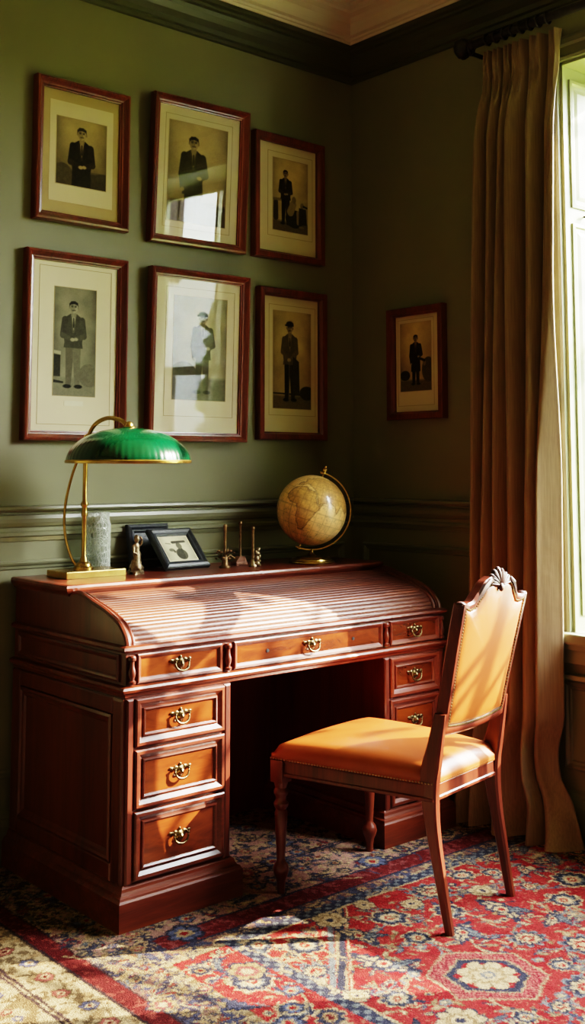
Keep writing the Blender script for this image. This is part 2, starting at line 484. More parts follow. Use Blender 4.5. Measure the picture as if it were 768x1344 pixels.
# ------------------------------------------------------------------ outside
bm = NB(); box(bm, TH + .02, 16, -16, 8, -.5, -.35); struct(put('ground', bm, M['grass']))
def hedge_obj():
    bm = NB()
    bmesh.ops.create_grid(bm, x_segments=70, y_segments=26, size=.5)
    for v in bm.verts:
        u, w = v.co.x, v.co.y + .5
        n = random.random()
        x = 5.4 + .55 * n + .4 * math.sin(u * 19); y = -8.0 + u * 6.0; z = -.36 + w * (3.1 + .25 * math.sin(u * 13) + .2 * random.random())
        v.co = (x, y, z)
    o = put('hedge', bm, M['hedge'])
    return tag(o, 'green garden hedge outside, seen mirrored low in the lower middle picture glass', 'hedge')
hedge_obj()
def tree_obj():
    root = empty('tree', (3.4, -3.97, -.35))
    tag(root, 'bare branched garden tree outside, mirrored as dark lines in the upper middle picture glass', 'tree')
    bm = NB()
    T = Vector((3.4, -3.97, -.35))
    def limb(pts, r0, r1):
        P = smooth_path([T + Vector(p) for p in pts], 6)
        tube(bm, P, [r0 + (r1 - r0) * i / (len(P) - 1) for i in range(len(P))], 8)
    limb([(0, 0, 0), (.02, .03, 1.2), (-.03, .0, 2.2), (.0, .02, 3.1)], .085, .045)
    limb([(.0, .02, 3.1), (.0, .02, 3.35), (0, .015, 3.7), (0, .02, 4.6)], .036, .024)
    limb([(-.02, 0, 2.1), (-.05, .45, 2.55), (-.05, .85, 3.2), (0, 1.1, 3.9)], .045, .015)
    limb([(-.02, 0, 2.3), (0, -.45, 2.75), (.0, -.9, 3.2), (.05, -1.3, 3.9)], .045, .015)
    limb([(-.03, 0, 1.8), (-.1, .35, 2.05), (-.1, .7, 2.5), (-.1, .9, 3.1)], .035, .012)
    limb([(-.03, 0, 2.0), (0, -.4, 2.25), (.0, -.75, 2.75)], .03, .012)
    limb([(0, .02, 3.745), (0, -.14, 3.73), (0, -.36, 3.69), (0, -.7, 3.74)], .017, .012)
    limb([(0, .02, 3.685), (0, -.14, 3.645), (0, -.36, 3.56), (0, -.7, 3.50)], .014, .010)
    limb([(0, .02, 3.55), (0, .14, 3.60), (0, .36, 3.72), (0, .7, 3.86)], .014, .010)
    put('trunk', bm, M['bark'], root, True)
    bm = NB()
    for k in range(420):
        a = random.random() * 2 * PI; r = .25 + 1.35 * random.random() ** .6
        p = T + Vector((.5 * r * math.cos(a), r * math.sin(a), 3.1 + 1.9 * random.random()))
        q_ = p - T
        if -.30 < q_.y < .30 and q_.z < 4.2: continue
        s = .045 + .04 * random.random()
        d1 = Vector((random.gauss(0, 1), random.gauss(0, 1), random.gauss(0, 1))).normalized() * s
        d2 = Vector((random.gauss(0, 1), random.gauss(0, 1), random.gauss(0, 1))).normalized() * s * .6
        bm.faces.new([bm.verts.new(q) for q in (p - d1, p + d2, p + d1, p - d2)])
    put('foliage', bm, M['leaf'], root)
tree_obj()
house = empty('garden_house', (4.5, -13, -.36))
tag(house, 'pale rendered house across the garden, mirrored as the bright patch in the middle picture glasses', 'house')
bm = NB(); box(bm, .2, 9.5, -16, -12, -.36, 6.2); put('wall', bm, simple('pale_render', (.62, .66, .68), .9, noise=.05), house)
bm = NB(); prism(bm, [(-11.7, 6.1), (-14, 8.0), (-16.3, 6.1)], lambda a, b, w: (w, a, b), 0, 9.7); put('roof', bm, simple('slate_roof', (.10, .10, .12), .8, noise=.3), house)
for hx in (1.9, 4.4, 6.9):
    for hz in (.6, 3.6):
        bm = NB(); rect_frame(bm, lambda u, v, d: (u, -12 + d, v), hx, hx + 1.1, hz, hz + 1.6, [(0, 0), (0, .05), (.08, .05), (.08, .01)]); put('window', bm, M['iron'], house)

# ------------------------------------------------------------------ desk
DX0, DX1, DF = -1.62, -.245, -.72      # outer sides, front plane
DB = -.03
desk = empty('roll_top_desk', ((DX0 + DX1) / 2, -.37, 0))
tag(desk, 'large red mahogany roll-top pedestal desk with closed ribbed tambour against the wall', 'desk')
# top board
bm = NB()
def slab(bm, x0, x1, y0, y1, prof):
    rings = []
    for o_, z in prof:
        rings.append([(x0 - o_, y0 - o_, z), (x1 + o_, y0 - o_, z), (x1 + o_, y1, z), (x0 - o_, y1, z)])
    loops(bm, rings, cap0=True, cap1=True)
slab(bm, DX0, DX1, -.385, DB + .005, [(-.01, .898), (.004, .900), (.006, .906), (.010, .910), (.016, .918), (.018, .926), (.016, .933), (.010, .9355)])
put('top_board', bm, M['mahog'], desk)
# scroll sides
SC = [(-.385, .905), (-.43, .915), (-.47, .909), (-.528, .893), (-.585, .879), (-.637, .861), (-.675, .842), (-.701, .817), (-.712, .797), (-.714, .778)]
SCs = [tuple(p) for p in smooth_path([(a, b, 0) for a, b in SC], 5)]
SCs = [(p[0], p[1]) for p in SCs]
def off(path, d):
    out = []
    for i, (y, z) in enumerate(path):
        a = path[max(0, i - 1)]; b = path[min(len(path) - 1, i + 1)]
        ty, tz = b[0] - a[0], b[1] - a[1]; l = math.hypot(ty, tz) or 1
        out.append((y + d * (-tz / l) * -1, z + d * (ty / l) * -1 * -1))
    return out
def inward(path, d):
    # towards the inside of the desk (back and down)
    out = []
    for i, (y, z) in enumerate(path):
        a = path[max(0, i - 1)]; b = path[min(len(path) - 1, i + 1)]
        ty, tz = b[0] - a[0], b[1] - a[1]; l = math.hypot(ty, tz) or 1
        n = (-tz / l, ty / l)          # rotate
        if n[1] > 0: n = (-n[0], -n[1])
        if n[0] < -0.2: n = (-n[0], n[1])
        out.append((y + d * n[0], z + d * n[1]))
    return out
for xa, xb, s in ((DX0, DX0 + .022, 1), (DX1 - .022, DX1, -1)):
    bm = NB()
    poly = SCs + [(DB, .778), (DB, .905)]
    sweep_x(bm, poly, xa, xb)
    # rounded lip along the scroll edge
    xe = xa + .008 if s > 0 else xb - .008
    tube(bm, [(xe, p[0], p[1] - .002) for p in SCs], .009, 8)
    ins = inward(SCs, .008)
    xi = xb + .008 if s > 0 else xa - .008
    tube(bm, [(xi, p[0], p[1]) for p in ins], .0085, 8)
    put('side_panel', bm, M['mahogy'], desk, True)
# tambour: ribbed sheet following the scroll
bm = NB()
base = inward(SCs, .010)
L = [0.0]
for a, b in zip(base, base[1:]): L.append(L[-1] + math.hypot(b[0] - a[0], b[1] - a[1]))
nsl = 21; prof = []
for i in range(nsl * 8 + 1):
    s_ = L[-1] * i / (nsl * 8)
    k = max(j for j in range(len(L)) if L[j] <= s_ + 1e-9); k = min(k, len(L) - 2)
    f_ = (s_ - L[k]) / max(1e-9, L[k + 1] - L[k])
    y = base[k][0] + (base[k + 1][0] - base[k][0]) * f_; z = base[k][1] + (base[k + 1][1] - base[k][1]) * f_
    ty, tz = base[k + 1][0] - base[k][0], base[k + 1][1] - base[k][1]; l = math.hypot(ty, tz)
    ph = (i % 8) / 8
    h = .0034 * (1 - abs(2 * ph - 1) ** 3.0) if i % 8 else 0.0
    n = (tz / l, -ty / l)
    if n[1] < 0: n = (-n[0], -n[1])
    if n[0] > 0.2: n = (-n[0], n[1])
    prof.append((y + n[0] * h, z + n[1] * h))
loops(bm, [[(x, y, z) for y, z in prof] for x in (DX0 + .026, DX1 - .026)], closed=False)
put('tambour', bm, M['tambour'], desk, True, angle=60)
# dark hollow behind the tambour
bm = NB(); box(bm, DX0 + .03, DX1 - .03, -.60, DB, .76, .855); box(bm, DX0 + .03, DX1 - .03, -.37, DB, .855, .90)
put('interior_box', bm, M['dark'], desk)

# frieze carcass: mouldings above and below the frieze drawers
bm = NB()
slab(bm, DX0, DX1, DF, DB, [(-.004, .762), (.0, .764), (.010, .768), (.016, .774), (.014, .782), (.004, .786)])
put('writing_ledge', bm, M['mahog'], desk)
bm = NB(); box(bm, DX0, DX1, DF, DB, .660, .765); put('frieze', bm, M['mahogz'], desk)
bm = NB()
slab(bm, DX0, DX1, DF, DB, [(-.002, .636), (.004, .640), (.006, .648), (.016, .654), (.020, .662), (.016, .668), (.002, .672)])
put('frieze_moulding', bm, M['mahog'], desk)
# pedestals
KX0, KX1 = -1.238, -.557
Mf = lambda u, v, d: (u, DF - d, v)
Msl = lambda u, v, d: (DX0 - d, u, v)
Msr = lambda u, v, d: (DX1 + d, u, v)
for x0, x1, left in ((DX0, KX0, True), (KX1, DX1, False)):
    bm = NB(); box(bm, x0, x1, DF, DB, .08, .645)
    bv = [(0, 0), (0, .004), (.006, .006)]
    # front stiles as thin reeds
    for u in (x0 + .002, x1 - .026):
        rect_frame(bm, Mf, u, u + .024, .115, .634, [(0, 0), (0, .004), (.005, .008), (.011, .008)])
    Ms = Msl if left else Msr
    rect_frame(bm, Ms, DF + .002, DF + .06, .115, .634, [(0, 0), (0, .006), (.008, .009)])
    rect_frame(bm, Ms, DB - .06, DB - .002, .115, .634, [(0, 0), (0, .006), (.008, .009)])
    rect_frame(bm, Ms, DF + .06, DB - .06, .115, .165, [(0, 0), (0, .006), (.004, .009)])
    rect_frame(bm, Ms, DF + .06, DB - .06, .585, .634, [(0, 0), (0, .006), (.004, .009)])
    rect_frame(bm, Ms, DF + .062, DB - .062, .167, .583, [(0, 0), (0, .010), (.008, .013), (.014, .008), (.022, .006), (.030, .001)])
    # frieze side panel
    rect_frame(bm, Ms, DF + .03, DB - .03, .680, .758, [(0, 0), (0, .006), (.006, .009), (.012, .007), (.018, .002)])
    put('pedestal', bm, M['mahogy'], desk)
    bm = NB()
    slab(bm, x0, x1, DF, DB, [(.030, 0), (.030, .078), (.026, .084), (.024, .090), (.016, .094), (.012, .102), (.010, .110), (.004, .114), (.0, .118)])
    put('plinth', bm, M['mahog'], desk)
bm = NB(); box(bm, KX0, KX1, -.10, -.085, .0, .645); put('modesty_panel', bm, M['mahogy'], desk)

# bail pull, one mesh shared by all drawers
def pull_mesh():
    bm = NB()
    rot = Matrix.Rotation(PI / 2, 3, 'X')      # lathe axis towards -y
    lathe(bm, [(.021, 0), (.021, .002), (.017, .004), (.016, .006), (.011, .007), (.010, .013), (.006, .017), (.0, .018)], (0, 0, 0), 20, rot, True, lambda a, z: 1 + (.10 * math.cos(8 * a) if z < .004 else 0))
    ball(bm, (0, -.003, .021), .007, (.8, .4, 1.2)); ball(bm, (0, -.003, -.019), .006, (.8, .4, 1))
    for s in (-1, 1):
        lathe(bm, [(.009, 0), (.008, .003), (.004, .005), (.004, .013), (.006, .016), (.0, .018)], (s * .031, 0, .008), 12, rot)
        ball(bm, (s * .041, -.003, .013), .007, (1.3, .4, .7)); ball(bm, (s * .020, -.003, .012), .009, (1.2, .35, .9))
    pts = []
    for k in range(17):
        a = PI * k / 16
        pts.append((-.031 * math.cos(a) * (1 + .08 * math.sin(a)), -.013 - .006 * math.sin(a), .008 - .034 * math.sin(a) ** .8))
    tube(bm, pts, [.0028 + .0022 * math.sin(PI * k / 16) for k in range(17)], 8)
    bmesh.ops.recalc_face_normals(bm, faces=bm.faces)
    me = bpy.data.meshes.new('bail_pull'); bm.to_mesh(me); bm.free()
    for p in me.polygons: p.use_smooth = True
    me.materials.append(M['antique'])
    return me
PULL = pull_mesh()
LARGE = [(0, 0), (0, .010), (.004, .014), (.012, .014), (.022, .006), (.026, .004), (.028, .009), (.032, .010), (.036, .006), (.037, .003)]
SMALL = [(0, 0), (0, .008), (.003, .010), (.008, .009), (.014, .004), (.016, .002)]
def drawer(x0, x1, z0, z1, prof, name='drawer', dots=False, hz=None):
    bm = NB(); rect_frame(bm, Mf, x0, x1, z0, z1, prof, cap=False)
    d = put(name, bm, M['mahog'], desk)
    i = prof[-1][0] - .001
    bm = NB(); rect_frame(bm, Mf, x0 + i, x1 - i, z0 + i, z1 - i, [(0, 0.0), (0, prof[-1][1]), (.012, prof[-1][1])])
    put('drawer_panel', bm, M['veneer'], d)
    h = bpy.data.objects.new('handle', PULL); col.objects.link(h); h.parent = d
    h.scale = (.80, .85, .80)
    h.location = Vector(((x0 + x1) / 2, DF - prof[-1][1], (z0 + z1) / 2 if hz is None else hz))
    if dots:
        for xx in (x0 + .14, x1 - .14):
            bm = NB(); lathe(bm, [(.006, 0), (.006, .002), (.0, .0025)], (xx, DF - prof[-1][1], (z0 + z1) / 2), 12, Matrix.Rotation(PI / 2, 3, 'X'))
            put('keyhole', bm, M['dark'], d)
    return d
drawer(-1.585, -1.275, .676, .760, SMALL)
drawer(-1.228, -.566, .676, .760, SMALL, dots=True)
drawer(-.527, -.268, .676, .760, SMALL)
for x0, x1 in ((-1.590, -1.266), (-.530, -.272)):
    drawer(x0, x1, .496, .632, LARGE)
    drawer(x0, x1, .322, .487, LARGE)
    drawer(x0, x1, .124, .313, LARGE)
# little turned columns on the frieze
for xc in (-1.603, -1.251, -.547, -.256):
    bm = NB()
    lathe(bm, [(.0, .676), (.011, .677), (.012, .684), (.008, .687), (.007, .692), (.010, .700), (.0115, .710), (.008, .722), (.006, .735), (.007, .741), (.012, .745), (.012, .753), (.009, .757), (.0, .758)], (xc, DF - .006, 0), 16)
    put('column', bm, M['mahogz'], desk, True)

# ------------------------------------------------------------------ chair
CH = math.radians(10.4)
chair = empty('dining_chair', (-.770, -1.310, 0), CH)
tag(chair, 'mahogany side chair with orange tan leather seat and nail-trimmed back at the desk', 'chair')
def cput(name, bm, mat, smooth=True, parent=None, angle=40):
    o = put(name, bm, mat, parent or chair, smooth, world=False, angle=angle)
    return o
def back_y(z): return .045 - max(0, z - .42) * .20 - max(0, z - .42) ** 2 * .04
# rear legs: curved sabre below, raked post above
for s in (-1, 1):
    rings = []
    path = [(.0, -.012, .182, .024, .026), (.05, -.002, .182, .024, .028), (.14, .014, .183, .026, .032), (.25, .034, .183, .029, .038), (.33, .044, .183, .032, .046), (.40, .048, .183, .032, .058), (.45, .040, .183, .030, .058), (.52, .024, .184, .026, .046), (.60, back_y(.60), .184, .022, .036)]
    pp = smooth_path([(a, b, c) for a, b, c, _, _ in path], 4); ww = smooth_path([(d, e, 0) for *_, d, e in path], 4)
    for p, w in zip(pp, ww):
        z, y, x = p; hx, hy = w[0] / 2, w[1] / 2; x *= s; c_ = .006
        rings.append([(x - hx + c_, y - hy, z), (x + hx - c_, y - hy, z), (x + hx, y - hy + c_, z), (x + hx, y + hy - c_, z), (x + hx - c_, y + hy, z), (x - hx + c_, y + hy, z), (x - hx, y + hy - c_, z), (x - hx, y - hy + c_, z)])
    bm = NB(); loops(bm, rings, cap0=True, cap1=True)
    cput('leg', bm, M['mahogz'])
# front legs: turned
for s in (-1, 1):
    bm = NB()
    lathe(bm, [(.0, 0), (.012, .0), (.0125, .02), (.015, .04), (.022, .056), (.0255, .070), (.022, .084), (.014, .094), (.0125, .104), (.015, .14), (.0185, .20), (.0205, .240), (.016, .250), (.022, .258), (.0235, .268), (.018, .276), (.017, .288), (.0225, .296), (.0235, .306), (.018, .315), (.021, .325), (.022, .334), (.0, .336)], (s * .240, .552, 0), 24)
    box(bm, s * .240 - .024, s * .240 + .024, .528, .576, .332, .40, .003)
    cput('leg', bm, M['mahogz'])
# seat rails
bm = NB()
FWX, RWX, FY, RY_ = .262, .200, .578, .026
def trap(o_, z): return [(-RWX + o_, RY_ + o_, z), (RWX - o_, RY_ + o_, z), (FWX - o_, FY - o_, z), (-FWX + o_, FY - o_, z)]
loops(bm, [trap(.02, .352), trap(.003, .352), trap(.0, .355), trap(.0, .362), trap(.004, .365), trap(.004, .396), trap(.006, .40), trap(.05, .40)], cap1=True)
cput('seat_frame', bm, M['mahogz'], False)
# cushion
bm = NB()
def cushion(bm):
    n = 28
    vs = {}
    for j in range(n + 1):
        for i in range(n + 1):
            u = -1 + 2 * i / n; v = j / n
            hw = RWX + (FWX - RWX) * v - .002
            k = 1 - max(0, (abs(u) - .90) / .10) ** 2 * .02
            x = u * hw * k
            y = RY_ - .0 + v * (FY - RY_)
            ex = 1 - abs(u) ** 5; ey = 1 - abs(2 * v - 1) ** 5
            edge = min(ex, ey)
            e = max(0, min(1, (min((1 - abs(u)) * hw, (1 - abs(2 * v - 1)) * .27)) / .05))
            round_ = math.sqrt(max(0, 1 - (1 - e) ** 2))
            crown = (1 - u * u) * (1 - (2 * v - 1) ** 2)
            z = .418 + .030 * round_ + .030 * crown ** .8
            vs[i, j] = bm.verts.new((x, y, z))
    for j in range(n):
        for i in range(n): bm.faces.new((vs[i, j], vs[i + 1, j], vs[i + 1, j + 1], vs[i, j + 1]))
    # side skirt
    ring = [vs[i, 0] for i in range(n + 1)] + [vs[n, j] for j in range(1, n + 1)] + [vs[i, n] for i in range(n - 1, -1, -1)] + [vs[0, j] for j in range(n - 1, 0, -1)]
    prev = ring
    for z in (.410, .400):
        cur = [bm.verts.new((p.co.x, p.co.y, z)) for p in ring]
        for a in range(len(ring)):
            b = (a + 1) % len(ring); bm.faces.new((prev[a], prev[b], cur[b], cur[a]))
        prev = cur
cushion(bm)
cput('seat_cushion', bm, M['leather'], True, angle=80)
# back: outline
def out_top(x, o_=0.0):
    a = abs(x)
    pts = [(0, .949), (.018, .956), (.045, .962), (.075, .952), (.100, .922), (.125, .897), (.150, .893), (.165, .897), (.180, .899), (.22, .899)]
    for (a0, z0), (a1, z1) in zip(pts, pts[1:]):
        if a0 <= a <= a1:
            t_ = (a - a0) / (a1 - a0); t_ = t_ * t_ * (3 - 2 * t_) * .6 + t_ * .4
            return z0 + (z1 - z0) * t_ + o_
    return .899 + o_
def half_w(z): return .158 + .018 * max(0, min(1, (z - .56) / .34))
def out_bot(x): return .566 - .012 * (1 - (x / .16) ** 2)
def outline(off_=0.0, nt_=40, ns=14):
    pts = []
    w_t = half_w(.9) + off_
    for k in range(nt_ + 1):
        x = -w_t + 2 * w_t * k / nt_
        pts.append((x, out_top(x * half_w(.9) / w_t) + off_))
    for k in range(1, ns):
        z = .899 + off_ + (.566 - off_ - .899 - off_) * k / ns
        pts.append((half_w(z) + off_, z))
    for k in range(nt_ + 1):
        w_b = half_w(.56) + off_
        x = w_b - 2 * w_b * k / nt_
        pts.append((x, out_bot(x * half_w(.56) / w_b) - off_ * 1.3))
    for k in range(1, ns):
        z = .566 - off_ + (.899 + 2 * off_ - .566) * k / ns
        pts.append((-half_w(z) - off_, z))
    return pts
O0, O1 = outline(0.0), outline(.022)
Cz = .74
def ring_at(P, d): return [(x, back_y(z) + d, z) for x, z in P]
def mix(P, k): return [(x * k, Cz + (z - Cz) * k) for x, z in P]
bm = NB()
loops(bm, [ring_at(O0, -.014), ring_at(outline(.006), -.019), ring_at(outline(.016), -.018), ring_at(O1, -.010), ring_at(O1, .014), ring_at(outline(.016), .020), ring_at(outline(.006), .020), ring_at(O0, .014), ring_at(O0, -.014)])
cput('back_frame', bm, M['mahogz'])
bm = NB()
rings = []
for k, d in ((1.0, -.012), (.985, -.0165), (.95, -.019), (.85, -.021), (.6, -.023), (.3, -.024), (.05, -.024)): rings.append(ring_at(mix(O0, k), d))
loops(bm, rings, cap1=True)
rings = []
for k, d in ((1.0, .012), (.985, .020), (.95, .027), (.85, .034), (.6, .040), (.3, .042), (.05, .042)): rings.append(ring_at(mix(O0, k), d))
loops(bm, rings, cap1=True)
cput('backrest', bm, M['leather'], True, angle=80)
# nailheads
bm = NB()
def nails(path, nrm, sp=.0085, r=.0036):
    tot = 0; last = None; acc = sp
    n = len(path)
    for i in range(n):
        a = Vector(path[i]); b = Vector(path[(i + 1) % n]); l = (b - a).length
        d = 0.0
        while acc <= l:
            p = a + (b - a) * (acc / l)
            ball(bm, p + Vector(nrm) * .0006, r, (1, 1, 1), 6, 4)
            acc += sp
        acc -= l
nails(ring_at(outline(.002), -.0175), (0, -1, 0), .0088, .0038); cput('nailhead_trim', bm, M['nail'], True)
bm = NB(); nails(ring_at(outline(.002), .020), (0, 1, 0), .014); cput('nailhead_trim', bm, M['nail'], True)
bm = NB(); nails(trap(.0015, .4035), (0, 0, 0), .010, .0030); cput('nailhead_trim', bm, M['nail'], True)
# carved crest
bm = NB()
for ang, ln, w, z0 in ((0, .060, .0150, .948), (-.46, .057, .0140, .950), (.46, .057, .0140, .950), (-.90, .056, .0130, .953), (.90, .056, .0130, .953), (-1.28, .062, .0115, .956), (1.28, .062, .0115, .956)):
    R4 = Matrix.Rotation(ang, 4, 'Y')
    d = Vector((math.sin(ang), 0, math.cos(ang)))
    p = Vector((0, back_y(z0) - .012, z0)) + d * ln * .50
    ball(bm, p, 1, (w, .014, ln * .54), 12, 9, R4)
    for q in (-1, 1):
        R5 = Matrix.Rotation(ang + q * .16, 4, 'Y'); d5 = Vector((math.sin(ang + q * .16), 0, math.cos(ang + q * .16)))
        ball(bm, Vector((0, back_y(z0) - .021, z0)) + d5 * ln * .55, 1, (w * .30, .007, ln * .40), 8, 7, R5)
ball(bm, (0, back_y(.955) - .022, .950), .010, (1, .8, 1.3))
tube(bm, [(x, back_y(.965) + .002, .966 - 1.6 * x * x) for x in (-.07, -.04, 0, .04, .07)], [.009, .016, .020, .016, .009], 10)
cput('carved_crest', bm, M['carved'], True)
for s_ in (-1, 1):
    bm = NB()
    tube(bm, [(s_ * x, back_y(z) - .014, z) for x, z in ((.06, .974), (.085, .958), (.106, .934), (.13, .914))], [.007, .011, .009, .004], 8)
    cput('crest_scroll', bm, M['carved'], True)
    bm = NB(); ball(bm, (s_ * .188, back_y(.91) - .002, .912), .014, (1.1, 1.2, .8)); cput('ear', bm, M['carved'], True)


# ------------------------------------------------------------------ pictures
def paint(W, H, asp, ops, bg=(.55, .38), grain=.06, seed=1, tone=((.05, .045, .035), (.86, .78, .62))):
    """draw soft shapes into a W x H canvas; x in [0,1], y in [0,asp] upward; returns linear colours"""
    x, y = np.meshgrid(np.linspace(0, 1, W), np.linspace(0, asp, H))
    img = bg[1] + (bg[0] - bg[1]) * (y / asp) + .22 * (fbm(x * 4, y * 4, seed) - .45) + .10 * np.exp(-((x - .45) ** 2 + (y - asp * .72) ** 2) * 6)
    img -= .16 * (np.abs(x - .5) * 2) ** 3
    def apply(mask, val):
        nonlocal img
        img = img * (1 - mask) + val * mask
    for op in ops:
        k = op[0]
        soft = .008
        if k == 'e':
            _, cx, cy, rx, ry, val = op[:6]
            d = (np.sqrt(((x - cx) / rx) ** 2 + ((y - cy) / ry) ** 2) - 1) * min(rx, ry)
        elif k == 'c':
            _, x0, y0, x1, y1, r0, r1, val = op[:8]
            dx, dy = x1 - x0, y1 - y0
            t_ = np.clip(((x - x0) * dx + (y - y0) * dy) / (dx * dx + dy * dy), 0, 1)
            d = np.hypot(x - x0 - t_ * dx, y - y0 - t_ * dy) - (r0 + (r1 - r0) * t_)
        elif k == 'p':
            _, P, val = op[:3]
            inside = np.zeros_like(x, bool); dm = np.full_like(x, 9.)
            for (ax, ay), (bx, by) in zip(P, P[1:] + P[:1]):
                cond = ((ay > y) != (by > y))
                with np.errstate(divide='ignore', invalid='ignore'):
                    xs = (bx - ax) * (y - ay) / (by - ay if by != ay else 1e-9) + ax
                inside ^= cond & (x < xs)
                ddx, ddy = bx - ax, by - ay
                t_ = np.clip(((x - ax) * ddx + (y - ay) * ddy) / (ddx * ddx + ddy * ddy + 1e-12), 0, 1)
                dm = np.minimum(dm, np.hypot(x - ax - t_ * ddx, y - ay - t_ * ddy))
            d = np.where(inside, -dm, dm)
        elif k == 'h':      # horizontal floor band below y
            _, yy, val = op[:3]; d = y - yy; soft = .03
        apply(np.clip(.5 - d / (2 * soft), 0, 1), val + .10 * (fbm(x * 22, y * 22, seed + 9) - .47))
    img = np.clip(img + grain * (RNG.random(img.shape) - .5), 0, 1)
    a, b = np.array(tone[0]), np.array(tone[1])
    return lin(a + (b - a) * img[..., None])

def man(cx, y0, h, coat=.16, trousers=.14, coatlen=.5, arms='clasp', hat=False, skin=.66, lean=0.0, shirt=.75, wide=1.0, legs=True):
    """ops for a standing person: feet at y0, height h, centre cx"""
    o = []; w = h * wide
    P = lambda u, v: (cx + u * w + lean * v * w, y0 + v * h)
    def cap(u0, v0, u1, v1, r0, r1, val): a, b = P(u0, v0), P(u1, v1); o.append(('c', *a, *b, r0 * w, r1 * w, val))
    def ell(u, v, ru, rv, val): a = P(u, v); o.append(('e', *a, ru * w, rv * h, val))
    if legs:
        for s in (-1, 1):
            cap(s * .045, .48, s * .06, .05, .058, .036, trousers + .03 * s)
            ell(s * .075, .022, .055, .022, .07)
    top = .82; hem = .82 - coatlen
    o.append(('p', [P(-.045, .85), P(.045, .85), P(.125, .80), P(.135, .62), P(.12, .52), P(.13, hem), P(-.13, hem), P(-.12, .52), P(-.135, .62), P(-.125, .80)], coat))
    o.append(('p', [P(-.03, .845), P(.03, .845), P(.008, .66), P(-.005, .66)], shirt))
    cap(.0, .80, .002, .70, .008, .011, .12)
    cap(-.036, .84, -.006, .64, .008, .008, coat + .09); cap(.036, .84, .006, .64, .008, .008, coat + .09)
    if arms == 'clasp':
        cap(-.115, .78, -.145, .60, .042, .036, coat - .03); cap(-.145, .60, -.02, .555, .035, .026, coat + .05)
        cap(.115, .78, .145, .60, .042, .036, coat + .02); cap(.145, .60, .03, .565, .035, .026, coat + .07)
        ell(-.01, .555, .032, .020, skin); ell(.035, .562, .028, .018, skin)
    elif arms == 'cane':
        cap(-.11, .78, -.14, .62, .040, .035, coat); cap(-.14, .62, -.03, .53, .034, .024, coat + .05)
        cap(.11, .78, .13, .62, .040, .035, coat + .03); cap(.13, .62, .01, .53, .034, .024, coat + .07)
        ell(-.015, .52, .035, .024, skin); cap(-.01, .50, -.02, .03, .008, .006, .42)
    else:
        cap(-.115, .78, -.145, .58, .042, .036, coat - .02); cap(-.145, .58, -.13, .44, .034, .026, coat)
        cap(.115, .78, .16, .60, .042, .036, coat + .02); cap(.16, .60, .10, .56, .034, .026, coat + .06)
        ell(.08, .56, .032, .020, skin); ell(-.128, .42, .024, .022, skin)
    cap(0, .87, 0, .84, .030, .034, skin - .12)
    w *= 1.22
    ell(0, .925, .047, .066, skin)
    ell(-.016, .925, .024, .058, skin - .14)
    for s in (-1, 1): ell(s * .018, .932, .010, .006, .18); cap(s * .010, .944, s * .028, .945, .004, .004, .2)
    cap(0, .930, .003, .908, .005, .008, skin - .16); cap(-.015, .892, .015, .892, .004, .004, .22)
    for s in (-1, 1): ell(s * .047, .922, .009, .016, skin - .15)
    if hat:
        ell(0, .975, .056, .034, .10); cap(-.065, .957, .05, .958, .010, .010, .08)
    else:
        o.append(('p', [P(-.05, .93), P(-.052, .965), P(-.03, .995), P(.012, 1.0), P(.045, .98), P(.05, .935), P(.036, .955), P(.0, .965), P(-.034, .957)], .10))
    return o

SEPIA = ((.07, .055, .035), (.86, .75, .54))
GREY = ((.07, .07, .065), (.86, .82, .69))
FR_PROF = [(0, 0), (0, .030), (.003, .036), (.010, .038), (.014, .033), (.019, .026), (.023, .022), (.028, .021), (.031, .016), (.035, .015), (.035, .006)]
FR_FLAT = [(0, 0), (0, .034), (.003, .037), (.024, .033), (.028, .026), (.033, .021), (.033, .006)]

